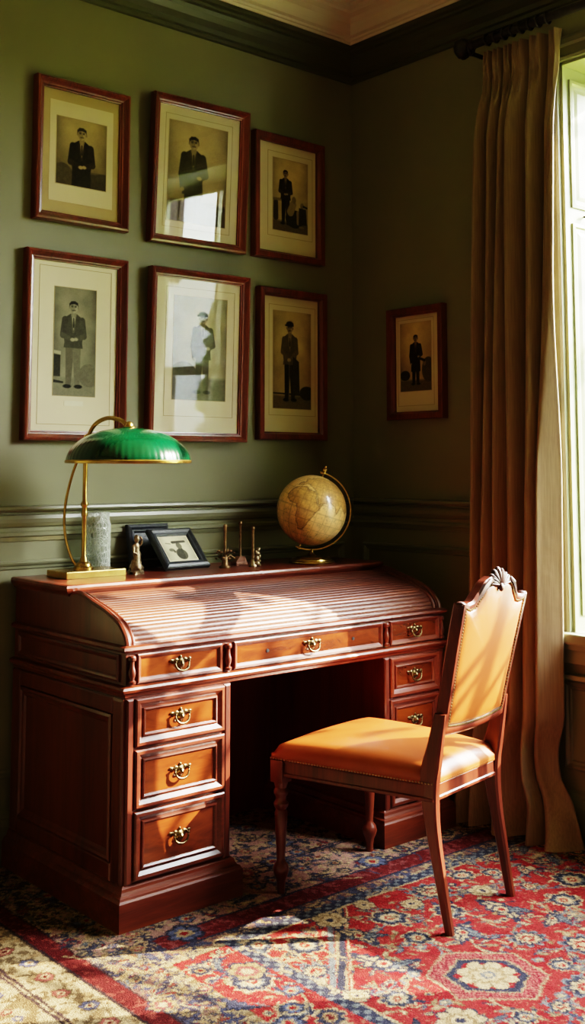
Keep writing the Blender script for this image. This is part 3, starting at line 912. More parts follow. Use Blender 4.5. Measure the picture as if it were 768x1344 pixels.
def picture(outer, photo, colors, label, wall='back', prof=FR_PROF, mat='mat', inner_mat=None, lines=None, caption=None, glass='glass_matte', yaw=0.0, tilt=0.0):
    u0, u1, z0, z1 = outer
    Mx = Mback if wall == 'back' else Mright
    loc = Mx((u0 + u1) / 2, z0, 0)
    root = empty('framed_picture', loc)
    tag(root, label, 'picture', 'framed portraits on the walls')
    if u0 > u1: u0, u1 = u1, u0
    w = prof[-1][0]
    bm = NB(); rect_frame(bm, Mx, u0, u1, z0, z1, prof, cap=False)
    put('picture_frame', bm, M['framewood'], root)
    bm = NB(); rect_frame(bm, Mx, u0 + w - .004, u1 - w + .004, z0 + w - .004, z1 - w + .004, [(0, .002), (0, .008)])
    mb = put('mat_board', bm, M[mat], root)
    d = .0085
    if inner_mat:
        a, b, c, e, m_ = inner_mat
        bm = NB(); rect_frame(bm, Mx, a, b, c, e, [(0, .008), (0, .0092)])
        put('mount_sheet', bm, M[m_], root); d = .0097
    if lines:
        for a, b, c, e in lines:
            bm = NB(); rect_frame(bm, Mx, a, b, c, e, [(0, .008), (0, .0088), (.0022, .0088), (.0022, .008)], cap=False)
            put('mat_bevel', bm, M['bevel'], root)
    a, b, c, e = photo
    H, W = colors.shape[:2]
    flip = wall == 'right'
    def pos(u, v):
        uu = a + (b - a) * u; vv = c + (e - c) * v
        z = np.full_like(u, -d)
        return np.stack([uu, z, vv], -1) if wall == 'back' else np.stack([z, uu, vv], -1)
    grid_color('portrait_print', pos, W, H, colors, M['print'], root)
    bm = NB(); rect_frame(bm, Mx, a - .002, b + .002, c - .002, e + .002, [(0, d - .001), (0, d + .0008), (.002, d + .0008), (.002, d - .001)], cap=False) if wall == 'back' else rect_frame(bm, Mx, min(a, b) - .002, max(a, b) + .002, c - .002, e + .002, [(0, d - .001), (0, d + .0008), (.002, d + .0008), (.002, d - .001)], cap=False)
    put('print_edge', bm, M['bevel'], root)
    if caption:
        a, b, c, e = caption
        bm = NB(); rect_frame(bm, Mx, a, b, c, e, [(0, .008), (0, .0094)]); put('caption_strip', bm, M['label'], root)
    bm = NB()
    g0, g1, gz0, gz1 = min(u0, u1) + w - .003, max(u0, u1) - w + .003, z0 + w - .003, z1 - w + .003
    um = (g0 + g1) / 2
    dd = lambda u: .0140
    vv = [bm.verts.new(Mx(u, v, dd(u))) for u, v in ((g0, gz0), (g1, gz0), (g1, gz1), (g0, gz1))]
    bm.faces.new(vv)
    put('picture_glass', bm, M[glass], root)
    if yaw:      # hangs a little proud of the wall on its right side
        root.rotation_euler = (tilt, 0, -yaw)
        root.location = root.location + Vector((0, -(u1 - u0) / 2 * math.sin(yaw), 0))
    return root

def asp(p): return (p[3] - p[2]) / abs(p[1] - p[0])
# top row, left to right
p = (-1.492, -1.285, 2.326, 2.575); A = asp(p)
ops = [('h', .28, .22), ('e', .12, .12, .22, .26, .28), ('e', .95, .1, .3, .2, .22)] + man(.50, -.55 , 1.62, coat=.09, coatlen=.62, shirt=.72, skin=.70, arms='clasp', wide=.95)
picture((-1.584, -1.195, 2.181, 2.706), p, paint(120, 144, A, ops, (.68, .50), seed=3, tone=SEPIA), 'portrait of a dark-suited person with folded hands on a raised inner sheet, top left frame', mat='mattan', inner_mat=(-1.520, -1.256, 2.260, 2.632, 'mat'))
p = (-1.017, -.744, 2.262, 2.655); A = asp(p)
ops = [('h', .3, .3)] + man(.42, -.10, 1.36, coat=.16, coatlen=.45, shirt=.6, arms='hip', wide=1.0)
picture((-1.100, -.651, 2.165, 2.746), p, paint(120, 172, A, ops, (.72, .62), seed=5, tone=SEPIA), 'portrait whose glass mirrors a bright white window in the lower half, top middle frame', mat='mat', lines=[(-1.035, -.720, 2.235, 2.68)], glass='glass_clear', yaw=.055, tilt=.05)
p = (-.471, -.276, 2.303, 2.613); A = asp(p)
ops = [('h', .22, .38), ('c', .08, .62, .08, .28, .06, .07, .22), ('p', [(.0, .70), (.25, .72), (.25, .66), (.0, .64)], .5)] + man(.36, .14, 1.22, coat=.14, coatlen=.36, wide=.92, arms='clasp')
ops += [('e', .62, .30, .26, .20, .12), ('c', .50, .45, .58, .62, .10, .09, .58), ('e', .60, .72, .06, .08, .5), ('c', .72, .45, .72, .22, .05, .04, .55), ('e', .84, .62, .05, .07, .5), ('p', [(.75, .57), (.95, .56), (.98, .2), (.74, .2)], .16), ('e', .82, .14, .08, .03, .5), ('c', .88, .62, .98, .60, .02, .02, .1)]
picture((-.585, -.196, 2.174, 2.706), p, paint(110, 176, A, ops, (.82, .70), seed=8, tone=SEPIA), 'portrait of a standing person beside a seated pair, top right frame nearest the corner', prof=FR_FLAT, lines=[(-.500, -.247, 2.275, 2.64)])
# lower row
p = (-1.486, -1.316, 1.559, 1.949); A = asp(p)
ops = [('h', .38, .50), ('e', .85, .45, .25, .25, .42), ('p', [(0, .95), (.17, .93), (.17, .86), (0, .88)], .72), ('p', [(0, .86), (.16, .85), (.16, .40), (0, .40)], .14), ('c', .0, .30, .22, .28, .03, .02, .12)] + man(.46, .16, 1.86, coat=.24, trousers=.40, coatlen=.36, arms='clasp', wide=.95, shirt=.72)
picture((-1.608, -1.193, 1.398, 2.073), p, paint(112, 250, A, ops, (.52, .58), seed=12, tone=GREY), 'portrait of a suited person with a quiff above a paper caption, behind the lamp', mat='matw', lines=[(-1.548, -1.252, 1.455, 2.022)], caption=(-1.441, -1.364, 1.523, 1.541))
p = (-.984, -.738, 1.565, 1.967); A = asp(p)
ops = [('h', .35, .40), ('e', .2, .3, .3, .3, .34)] + man(.55, .10, 1.30, coat=.30, trousers=.32, coatlen=.40, arms='hip', wide=.95, hat=True)
picture((-1.099, -.641, 1.404, 2.067), p, paint(120, 196, A, ops, (.78, .70), seed=15, tone=GREY), 'portrait dimmed by a mirrored garden and window on its glass, lower middle frame', mat='matw', lines=[(-1.020, -.700, 1.50, 2.00)], glass='glass_soft', yaw=.055, tilt=.03)
p = (-.469, -.259, 1.550, 1.959); A = asp(p)
ops = [('h', .26, .42), ('c', .0, .30, 1.0, .28, .012, .02, .15), ('e', .9, .32, .2, .14, .18)] + man(.44, .14, 1.60, coat=.34, trousers=.14, coatlen=.36, arms='cane', wide=.86, hat=True) + [('p', [(.52, 1.05), (.68, .95), (.70, .28), (.52, .26)], .20)]
picture((-.558, -.185, 1.418, 2.050), p, paint(110, 214, A, ops, (.78, .74), seed=21, tone=SEPIA), 'portrait of a capped person leaning on a walking stick, above the globe', prof=FR_FLAT, lines=[(-.492, -.232, 1.520, 1.985)])
p = (-.299, -.472, 1.622, 1.908); A = asp(p)
ops = [('h', .26, .40), ('e', .15, .38, .16, .12, .16), ('e', .9, .5, .2, .3, .3)] + man(.50, .14, 1.22, coat=.09, trousers=.09, coatlen=.55, arms='hip', wide=.95) + [('e', .78, .66, .05, .07, .5), ('c', .62, .78, .78, .72, .03, .03, .12)]
picture((-.240, -.552, 1.503, 1.972), p, paint(106, 174, A, ops, (.82, .72), seed=27, tone=SEPIA), 'small portrait of a person in a long dark coat, alone on the window wall', wall='right', prof=FR_FLAT, lines=[(-.487, -.284, 1.56, 1.925)])

# ------------------------------------------------------------------ curtain and rod
rod_x, rod_z = -.125, 2.951
rod = empty('curtain_rod', (rod_x, -1.7, rod_z))
tag(rod, 'dark bronze curtain rod with rosette ball finial and rings above the window', 'curtain rod')
bm = NB(); tube(bm, [(rod_x, -.80, rod_z), (rod_x, -2.95, rod_z)], .0165, 16); put('pole', bm, M['iron'], rod, True)
for ysgn, y in ((1, -.80), (-1, -2.95)):
    bm = NB()
    rt = Matrix.Rotation(-PI / 2 * ysgn, 3, 'X')
    lathe(bm, [(.018, -.02), (.022, -.012), (.022, 0), (.014, .004), (.018, .010), (.034, .020), (.042, .036), (.040, .050), (.030, .060), (.018, .063), (.017, .067), (.008, .069), (0, .070)], (rod_x, y, rod_z), 24, rt, True, lambda a, z: 1 + (.05 * math.cos(10 * a) if .02 < z < .06 else 0))
    put('finial', bm, M['iron'], rod, True)
for y in (-.803, -2.88):
    bm = NB()
    lathe(bm, [(.02, 0), (.02, .006), (.012, .012), (.009, .03), (.009, .11), (.012, .125)], (0, y, rod_z - .03), 14, Matrix.Rotation(-PI / 2, 3, 'Y'))
    tube(bm, [(rod_x - .02, y, rod_z - .005), (rod_x - .012, y, rod_z - .024), (rod_x, y, rod_z - .03), (rod_x + .015, y, rod_z - .024), (rod_x + .022, y, rod_z)], .006, 8)
    put('bracket', bm, M['iron'], rod, True)
bm = NB()
bmesh.ops.create_cone(bm, segments=4, radius1=.0, radius2=.0, depth=.001) if False else None
def torus(bm, c, R_, r_, axis='y', seg=20, s2=8):
    rings = []
    for k in range(seg):
        a = 2 * PI * k / seg
        ring = []
        for j in range(s2):
            b = 2 * PI * j / s2
            q = (R_ + r_ * math.cos(b))
            ring.append((c[0] + q * math.cos(a), c[1] + r_ * math.sin(b), c[2] + q * math.sin(a)))
        rings.append(ring)
    rings.append(rings[0]); 
    vr = [[bm.verts.new(p_) for p_ in r__] for r__ in rings[:-1]]
    for k in range(seg):
        for j in range(s2):
            bm.faces.new((vr[k][j], vr[(k + 1) % seg][j], vr[(k + 1) % seg][(j + 1) % s2], vr[k][(j + 1) % s2]))
bm.free()
RINGS_Y = [-.885, -.925, -.965, -1.005, -1.045, -1.085, -1.125, -1.165]
ring0 = None
for i, y in enumerate(RINGS_Y):
    if ring0 is None:
        bm = NB(); torus(bm, (rod_x, y, rod_z - .001), .0205, .0045)
        ring0 = put('ring', bm, M['iron'], rod, True)
    else:
        r_ = ring0.copy(); col.objects.link(r_); r_.location = ring0.location + Vector((0, y - RINGS_Y[0], 0))

def curtain():
    px_t = [630, 641, 655, 668, 689, 710, 727]
    px_b = [610, 630, 646, 664, 690, 708, 734]
    yt = [-.828 - (q - 630) * .00356 for q in px_t]
    yb = [-.700 - (q - 612) * .00345 for q in px_b]
    nz, per = 110, 20
    top, bot = 2.926, -.0
    bm = NB(); rows = []
    for j in range(nz + 1):
        f = j / nz                      # 0 top .. 1 bottom
        z = top + (bot - top) * f
        g = f ** .8
        edges = [a + (b - a) * g for a, b in zip(yt, yb)]
        low = max(0, (f - .86) / .14)
        row = []
        for i in range(6):
            y0, y1 = edges[i], edges[i + 1]
            for k in range(per):
                t_ = k / per
                s_ = math.sin(PI * t_)
                wob = .006 * math.sin(7 * f + i * 2.1) * s_
                amp = (.030 + .050 * min(1, f / .12)) * (1 + .15 * math.sin(i * 2.3 + 1))
                if i == 4: amp *= (1.15 + .1 * f)
                if i == 5: amp *= .75 + .35 * f
                # asymmetry: fold leans towards the room
                tt = t_ + .10 * math.sin(PI * t_) * math.sin(i * 1.7 + f * 3)
                y = y0 + (y1 - y0) * tt + wob
                val = .035 if i > 0 else .02
                if i == 5: pass
                hdepth = s_ ** .75
                if i == 5:
                    g2 = max(0.0, min(1.0, (f - .30) / .28)); g2 = g2 * g2 * (3 - 2 * g2)
                    pk = .85 - .50 * g2
                    hdepth = math.sin(PI / 2 * t_ / pk) ** .8 if t_ < pk else 1 - (.06 + .74 * g2) * ((t_ - pk) / (1 - pk)) ** 1.3
                x = -.050 - amp * hdepth
                # shallow valley between the last two folds low down
                if i in (4, 5):
                    e_ = (1 - s_) * min(1, f * 1.6) * .042
                    if (i == 4 and t_ > .5) or (i == 5 and t_ < .5): x -= e_
                # pinch pleats just under the heading
                pin = math.exp(-((z - 2.78) / .055) ** 2)
                x += pin * (.026 * s_ + .013 * math.cos(6 * PI * t_))
                if z > 2.80: x += .010 * math.cos(4 * PI * t_) * (z - 2.80) / .08
                # the foot of the curtain buckles and spreads
                if low > 0:
                    x -= .045 * math.sin(PI * low) * math.sin(i * 1.9 + .6) * s_ - .0
                    y += .05 * math.sin(PI * low * .9) * math.sin(i * 2.4 + .4) * (.3 + s_)
                    x -= .05 * max(0, low - .7) / .3 * s_
                    y -= .085 * max(0, low - .5) / .5 * ((i + t_) / 6) ** 3 - (.032 * math.sin(PI * min(1, low / .62)) * (i + t_ - 3.6) / 2.4 if i >= 4 else 0)
                    if i == 3: y -= -.045 * max(0, low - .5) / .5 * (1 - t_)
                row.append(bm.verts.new((x, y, z)))
        # return edge towards the window
        ye = row[-1].co.y - .003
        xe = row[-1].co.x
        row.append(bm.verts.new((xe + .003, ye - .002, z)))
        row.append(bm.verts.new((xe + .008, ye - .002, z)))
        row.append(bm.verts.new((xe + .011, ye + .006, z)))
        row.append(bm.verts.new((xe + .014, ye + .045, z)))
        rows.append(row)
    for a, b in zip(rows, rows[1:]):
        for i in range(len(a) - 1): bm.faces.new((a[i], a[i + 1], b[i + 1], b[i]))
    o = put('curtain', bm, M['curtain'], None, True, angle=70)
    return tag(o, 'floor-length bronze silk curtain with pinch pleats hanging left of the window', 'curtain')
curtain()

# ------------------------------------------------------------------ lamp
ZT = .9356
lamp = empty('desk_lamp', (-1.428, -.18, ZT))
tag(lamp, 'brass desk lamp with wide ribbed green dome shade on the left of the desk', 'lamp')
bm = NB(); box(bm, -1.548, -1.318, -.240, -.106, ZT, ZT + .024, .003); put('base', bm, M['brass'], lamp)
PX, PY = -1.447, -.175
bm = NB()
lathe(bm, [(.034, ZT + .024), (.034, ZT + .032), (.028, ZT + .036), (.026, ZT + .044), (.014, ZT + .050), (.012, ZT + .06), (.0085, ZT + .07), (.0085, ZT + .20), (.011, ZT + .205), (.011, ZT + .215), (.0095, ZT + .22), (.0095, ZT + .235), (.013, ZT + .24), (.013, ZT + .247), (.008, ZT + .255), (.0075, ZT + .43), (.011, ZT + .435), (.011, ZT + .455), (.006, ZT + .46)], (PX, PY, 0), 20)
put('post', bm, M['brass'], lamp, True)
cr = Vector((.755, -.656, 0)); ct = Vector((-.655, -.756, 0))
P0 = Vector((PX, PY, 0))
SH = P0 + cr * .170 + ct * .150         # shade centre
SR, SZ, SHH = .204, 1.322, .112
bm = NB()
pts = [P0 + cr * -.020 + Vector((0, 0, ZT + .030)), P0 + cr * -.045 + Vector((0, 0, ZT + .07)), P0 + cr * -.066 + Vector((0, 0, ZT + .15)), P0 + cr * -.066 + Vector((0, 0, ZT + .24)), P0 + cr * -.045 + Vector((0, 0, ZT + .34)), P0 + cr * -.014 + Vector((0, 0, ZT + .425)), P0 + cr * .006 + Vector((0, 0, ZT + .470)),
       P0 + cr * .035 + ct * .02 + Vector((0, 0, ZT + .515)), P0 + cr * .085 + ct * .06 + Vector((0, 0, ZT + .535)), P0 + cr * .135 + ct * .11 + Vector((0, 0, ZT + .525)), P0 + cr * .160 + ct * .14 + Vector((0, 0, SZ + SHH + .010))]
sp = smooth_path(pts, 6)
tube(bm, sp, [.0048 if i < 36 else .0075 for i in range(len(sp))], 10)
ball(bm, pts[6], .014); ball(bm, pts[5], .011)
put('curved_arm', bm, M['brass'], lamp, True)
bm = NB()
lathe(bm, [(.020, -.004), (.022, .002), (.014, .007), (.012, .014), (.007, .02), (0, .022)], (SH.x, SH.y, SZ + SHH), 16)
put('shade_cap', bm, M['brass'], lamp, True)
bm = NB()
prf = []
for k in range(15):
    a = PI / 2 * k / 14
    prf.append((SR * math.cos(a) ** .92 if k < 14 else .004, SZ + SHH * math.sin(a) ** 1.05))
lathe(bm, prf, (SH.x, SH.y, 0), 360, None, False, lambda a, z: 1 + .0034 * (abs(math.sin(30 * a)) - .5) * (1 if z < SZ + SHH * .97 else 0))
prf2 = [(r * .975, SZ + (z - SZ) * .965) for r, z in prf]
nf = len(bm.faces)
sh = put('shade', bm, M['green'], lamp, True, angle=60)
bm = NB(); lathe(bm, prf2, (SH.x, SH.y, 0), 64, None, False); put('shade_lining', bm, M['white_in'], sh, True)
sh.children[0].location = (0, 0, 0)
bm = NB(); lathe(bm, [(SR * .97, SZ + .001), (SR * .99, SZ - .005), (SR * 1.012, SZ - .004), (SR * 1.018, SZ + .002), (SR * 1.005, SZ + .006), (SR * .98, SZ + .005), (SR * .97, SZ + .001)], (SH.x, SH.y, 0), 72, None, False); put('shade_rim', bm, M['brass'], lamp, True)
bm = NB(); lathe(bm, [(.014, SZ + SHH * .93), (.014, SZ + .07), (.012, SZ + .065), (.024, SZ + .045), (.026, SZ + .03), (.018, SZ + .012), (0, SZ + .006)], (SH.x, SH.y, 0), 18); put('bulb', bm, M['white_in'], lamp, True)

# ------------------------------------------------------------------ desk-top things
bm = NB()
JX, JY = -1.322, -.054
lathe(bm, [(.0, ZT), (.044, ZT), (.047, ZT + .006), (.047, ZT + .168), (.043, ZT + .178), (.0415, ZT + .182), (.0415, ZT + .205), (.0435, ZT + .209), (.041, ZT + .212), (.038, ZT + .209), (.038, ZT + .182), (.0425, ZT + .166), (.0425, ZT + .012), (.0, ZT + .010)], (JX, JY, 0), 48, None, False)
o = put('glass_jar', bm, M['jar'], None, True); tag(o, 'clear crackle glass cylinder jar standing behind the lamp base', 'jar')

def figurine():
    c = Vector((-1.262, -.215, ZT))
    root = empty('bronze_figurine', c); tag(root, 'small bronze statuette of a draped figure between jar and black photo frames', 'figurine')
    bm = NB()
    lathe(bm, [(.0, 0), (.028, 0), (.029, .008), (.024, .014), (.026, .022), (.020, .032), (.014, .040), (0, .042)], c, 20, None, True, lambda a, z: 1 + .12 * math.sin(5 * a + z * 200))
    put('base', bm, M['palebronze'], root, True)
    bm = NB()
    def s(p0, p1, r0, r1): tube(bm, [c + Vector(p0), c + (Vector(p0) + Vector(p1)) / 2 + Vector((.002, 0, .001)), c + Vector(p1)], [r0, (r0 + r1) / 2 * 1.1, r1], 10)
    rings = []
    for k, (z, rx, ry, ox) in enumerate([(.034, .019, .016, 0), (.045, .018, .015, .001), (.058, .014, .012, .003), (.068, .015, .012, .003), (.080, .012, .010, .0), (.092, .015, .010, -.001), (.100, .013, .009, -.001), (.106, .006, .006, 0), (.110, .006, .006, 0), (.115, .009, .009, .001), (.122, .010, .010, .001), (.130, .008, .008, .001), (.134, .003, .003, .001)]):
        rings.append([c + Vector((ox + rx * math.cos(2 * PI * i / 18) * (1 + (.14 * math.sin(6 * 2 * PI * i / 18 + k) if z < .07 else 0)), ry * math.sin(2 * PI * i / 18), z)) for i in range(18)])
    loops(bm, rings, cap0=True, cap1=True)
    s((-.013, 0, .097), (-.018, -.010, .075), .005, .004); s((-.018, -.010, .075), (-.004, -.014, .066), .004, .003)
    s((.013, 0, .097), (.019, -.006, .112), .005, .004); s((.019, -.006, .112), (.010, -.008, .128), .004, .003)
    put('body', bm, M['palebronze'], root, True, angle=80)
figurine()

def desk_frame(c, yaw, lean, w, h, name_label, with_print, thick=.022, bw=.032):
    """small easel frame: local x right, local z up, leaning back by lean"""
    root = empty('photo_frame', c, yaw); tag(root, name_label, 'photo frame')
    R_ = Matrix.Rotation(-lean, 3, 'X')
    T_ = lambda u, v, d: tuple(R_ @ Vector((u, -d, v)) + Vector((0, 0, thick * math.sin(lean))))
    bm = NB()
    rect_frame(bm, T_, -w / 2, w / 2, 0, h, [(.004, -thick), (0, -thick + .004), (0, -.004), (.004, 0), (.012, .003), (.020, -.002), (.026, -.003), (bw, -.008), (bw, -.012)], cap=False)
    rect_frame(bm, T_, -w / 2 + .003, w / 2 - .003, .003, h - .003, [(0, -thick + .006), (0, -thick)], cap=True)
    f = put('frame_border', bm, M['black'], root, world=False)
    bm = NB(); rect_frame(bm, T_, -w / 2 + bw - .003, w / 2 - bw + .003, bw - .003, h - bw + .003, [(0, -.016), (0, -.0105)])
    put('mat_board', bm, M['matw'] if with_print else M['black'], root, world=False)
    if with_print:
        iw, ih = w - 2 * bw - .012, h - 2 * bw - .012
        A_ = ih / iw
        W_, H_ = 90, 66
        ops_ = [('e', .55, A_ * .25, .20, .20, .35), ('c', .58, A_ * .45, .50, A_ * .2, .08, .14, .25), ('e', .58, A_ * .62, .10, .12, .45), ('c', .40, A_ * .78, .85, A_ * .80, .05, .04, .30), ('e', .25, A_ * .45, .10, .06, .45), ('c', .15, A_ * .75, .30, A_ * .72, .02, .02, .55), ('e', .33, A_ * .38, .04, .05, .3)]
        cc = paint(W_, H_, A_, ops_, (.92, .88), seed=31, tone=GREY)
        uu, vv = np.meshgrid(np.linspace(-iw / 2, iw / 2, W_), np.linspace(bw + .006, h - bw - .006, H_))
        pts_ = np.array([T_(a, b, -.0098) for a, b in zip(uu.ravel(), vv.ravel())])
        o_ = grid_color('print', lambda u, v: pts_, W_, H_, cc, M['print'])
        o_.parent = root
        bm = NB(); bm.faces.new([bm.verts.new(T_(a, b, -.0085)) for a, b in ((-w / 2 + bw, bw), (w / 2 - bw, bw), (w / 2 - bw, h - bw), (-w / 2 + bw, h - bw))])
        put('frame_glass', bm, M['glass_matte'], root, world=False)
    bm = NB()
    top = Vector(T_(0, h * .72, -thick)); foot = Vector((0, top.y + .035 + .02 * math.cos(lean), 0.001))
    tube(bm, [top, foot], .004, 6); put('strut', bm, M['black'], root, world=False)
    return root
desk_frame((-1.040, -.225, ZT), .06, math.radians(43), .200, .180, 'black painted photo frame with a pale print, leaning back in front of its twin', True)
desk_frame((-1.090, -.064, ZT), .04, math.radians(12), .185, .160, 'plain black photo frame half hidden behind the one with the pale print', False)

def spike(c, h, label, kind, mats):
    root = empty('bronze_candlestick', c); tag(root, label, 'candlestick', 'slim bronze candlesticks on the desk')
    C_ = Vector(c)
    bm = NB()
    lathe(bm, [(.0065, .03), (.0060, .05), (.0055, h * .6), (.0062, h * .80), (.0075, h * .86), (.0062, h * .90), (.0085, h * .94), (.0070, h - .004), (.003, h)] if kind != 2 else [(.0055, .02), (.0045, h * .5), (.0042, h * .9), (.007, h * .94), (.0085, h * .96), (.006, h)], C_, 14)
    put('stem', bm, M[mats[0]], root, True)
    bm = NB()
    if kind == 1:
        lathe(bm, [(0, 0), (.022, 0), (.023, .006), (.014, .010), (.011, .02), (.012, .03), (.008, .05), (0, .052)], C_, 16)
        for a_ in (.4, 1.6, 2.7, 3.6, 4.8, 5.6):
            for k in range(3):
                r_ = .014 + .011 * k
                ball(bm, C_ + Vector((r_ * math.cos(a_ + .2 * k), r_ * math.sin(a_ + .2 * k), .045 + .006 * k - .012 * (k == 2) + .012 * math.sin(a_ * 3))), .0075 - .0015 * k, (1.3, 1, .8), 8, 6)
        tube(bm, [C_ + Vector(q) for q in ((.01, 0, .038), (.025, .0, .045), (.040, -.004, .036))], [.003, .003, .002], 6)
    elif kind == 2:
        box(bm, C_.x - .032, C_.x + .026, C_.y - .016, C_.y + .016, C_.z, C_.z + .012, .003)
        prism(bm, [(-.028, .012), (.024, .012), (.014, .030), (-.010, .034)], lambda a, b, w: (C_.x + a, C_.y + w, C_.z + b), -.012, .012)
    else:
        lathe(bm, [(0, 0), (.016, 0), (.017, .006), (.010, .012), (.008, .03), (0, .032)], C_, 14)
        q = C_ + Vector((.014, -.008, 0))
        for dx, dz, r_, sc in ((0, .012, .013, (1, 1, .9)), (.006, .006, .010, (1.2, 1, .6)), (-.002, .030, .011, (1, .9, 1.3)), (.001, .048, .010, (1.1, .9, 1)), (.004, .062, .0085, (1, 1, 1)), (.012, .036, .006, (.8, .8, 1.6)), (.012, .020, .006, (1, .8, .8)), (-.006, .055, .006, (1, 1, 1)), (.010, .066, .005, (1, 1, .8))):
            ball(bm, q + Vector((dx, 0, dz)), r_, sc, 9, 7)
    put('base', bm, M[mats[1]], root, True, angle=80)
spike((-.888, -.235, ZT), .160, 'bronze candlestick with a leafy curled base right of the black frames', 1, ('bronze', 'bronze'))
spike((-.766, -.170, ZT), .163, 'thin bronze candlestick rising from a rust brown block, tallest of the group', 2, ('bronze', 'rust'))
spike((-.778, -.262, ZT), .150, 'bronze candlestick with a silvery figure at its foot, nearest the globe', 3, ('bronze', 'palebronze'))

# globe
def globe():
    G = Vector((-.492, -.272, 1.138)); R_ = .1365
    root = empty('desk_globe', (G.x, G.y, ZT)); tag(root, 'antique tan desk globe on a round brass foot near the corner', 'globe')
    W_, H_ = 300, 150
    lon, lat = np.meshgrid(np.linspace(-180, 180, W_), np.linspace(-90, 90, H_))
    land = np.zeros_like(lon, bool); edge = np.full_like(lon, 99.)
    wob_x = lon + 8 * (fbm(lon / 14 + 50, lat / 14 + 50, 2) - .47); wob_y = lat + 8 * (fbm(lon / 14 + 9, lat / 14 + 30, 5) - .47)
    polys = [[(-17, 15), (-10, 30), (0, 36), (10, 37), (20, 32), (32, 31), (37, 22), (43, 12), (51, 12), (42, 0), (40, -12), (35, -24), (28, -33), (19, -35), (13, -20), (12, -5), (8, 4), (-5, 5), (-13, 8)],
             [(-9, 37), (-9, 44), (0, 48), (-5, 58), (8, 58), (5, 62), (20, 70), (60, 70), (110, 76), (170, 68), (160, 60), (140, 52), (125, 40), (120, 25), (105, 10), (98, 15), (88, 22), (78, 8), (72, 20), (58, 25), (57, 18), (44, 13), (35, 30), (28, 36), (20, 40), (12, 44), (3, 42)],
             [(-80, 8), (-60, 10), (-35, -7), (-40, -22), (-58, -38), (-68, -54), (-74, -45), (-70, -18), (-81, -5)],
             [(-125, 48), (-165, 60), (-160, 70), (-100, 70), (-65, 60), (-55, 50), (-80, 30), (-97, 25), (-90, 17), (-83, 9), (-105, 20), (-118, 33)],
             [(114, -22), (130, -12), (142, -11), (153, -27), (148, -38), (135, -33), (116, -34)]]
    for P in polys:
        ins = np.zeros_like(lon, bool)
        for (ax, ay), (bx, by) in zip(P, P[1:] + P[:1]):
            c_ = ((ay > wob_y) != (by > wob_y)); xs = (bx - ax) * (wob_y - ay) / ((by - ay) or 1e-9) + ax
            ins ^= c_ & (wob_x < xs)
            dx, dy = bx - ax, by - ay
            t_ = np.clip(((wob_x - ax) * dx + (wob_y - ay) * dy) / (dx * dx + dy * dy), 0, 1)
            edge = np.minimum(edge, np.hypot(wob_x - ax - t_ * dx, wob_y - ay - t_ * dy))
        land |= ins
    n = fbm(lon / 9 + 20, lat / 9 + 20, 8); n2 = fbm(lon / 2.2, lat / 2.2 + 77, 9, 3)
    c = np.empty((H_, W_, 3)); c[:] = (.92, .75, .50)
    c *= (.88 + .28 * n)[..., None]
    c[land] = c[land] * np.array((.86, .81, .72)) * (.80 + .4 * n2[land])[..., None]
    c[edge < 1.2] *= .72
    grid_ = (np.abs((lon + 7.5) % 15 - 7.5) < .65) | (np.abs((lat + 7.5) % 15 - 7.5) < .65)
    c[grid_] *= .86
    c[(n2 > .60) & ~land] *= .84
    # orientation: view direction centre ~ (lon 0, lat 5), tilted axis
    ax = (Vector((0, 0, 1)) * .949 + Vector((.755, -.656, 0)) * .316).normalized()
    vd = (Vector((-3.40, -3.51, 1.3)) - G); vd = (vd - ax * vd.dot(ax)).normalized()
    side = ax.cross(vd)
    lo, la = np.radians(lon - 35), np.radians(lat)
    P3 = R_ * (np.cos(la) * np.cos(lo))[..., None] * np.array(vd) + R_ * (np.cos(la) * np.sin(lo))[..., None] * np.array(side) + R_ * np.sin(la)[..., None] * np.array(ax) + np.array(G)
    grid_color('globe_ball', lambda u, v: P3.reshape(-1, 3), W_, H_, lin(np.clip(c, 0, 1)), M['globe'], root)
    # meridian arm on the right
    rt = (Vector((.755, -.656, 0)) - ax * ax.dot(Vector((.755, -.656, 0)))).normalized()
    RM = R_ + .016
    bm = NB()
    rings = []
    for k in range(33):
        a = -PI / 2 - .10 + (PI + .20) * k / 32
        d = rt * math.cos(a) + ax * math.sin(a)
        nrm = d.cross(vd).normalized()
        q = G + d * RM
        rings.append([q + d * .0025 + vd * .005, q - d * .0025 + vd * .005, q - d * .0025 - vd * .005, q + d * .0025 - vd * .005])
    loops(bm, rings, cap0=True, cap1=True)
    put('meridian_arm', bm, M['brass'], root, False)
    bm = NB()
    tube(bm, [G + ax * (R_ - .004), G + ax * (R_ + .020)], .0045, 10); ball(bm, G + ax * (R_ + .028), .010); ball(bm, G + ax * (R_ + .040), .006)
    lathe(bm, [(.013, 0), (.014, .006), (.010, .010)], G + ax * (R_ + .012), 12)
    put('axis_pin', bm, M['brass'], root, True); bm = NB()
    tube(bm, [G - ax * (R_ - .004), G - ax * (R_ + .016)], .0045, 10); ball(bm, G - ax * (R_ + .018), .007)
    put('axis_pin', bm, M['brass'], root, True)
    # stem rises to the lowest point of the arm
    bm = NB()
    zb = G.z - RM - ZT
    lathe(bm, [(0, 0), (.088, 0), (.090, .004), (.086, .009), (.078, .011), (.076, .016), (.062, .019), (.058, .023), (.030, .027), (.016, .032), (.009, .040), (.007, zb), (.004, zb + .003)], (G.x, G.y, ZT), 40)
    put('base', bm, M['brass'], root, True)
globe()

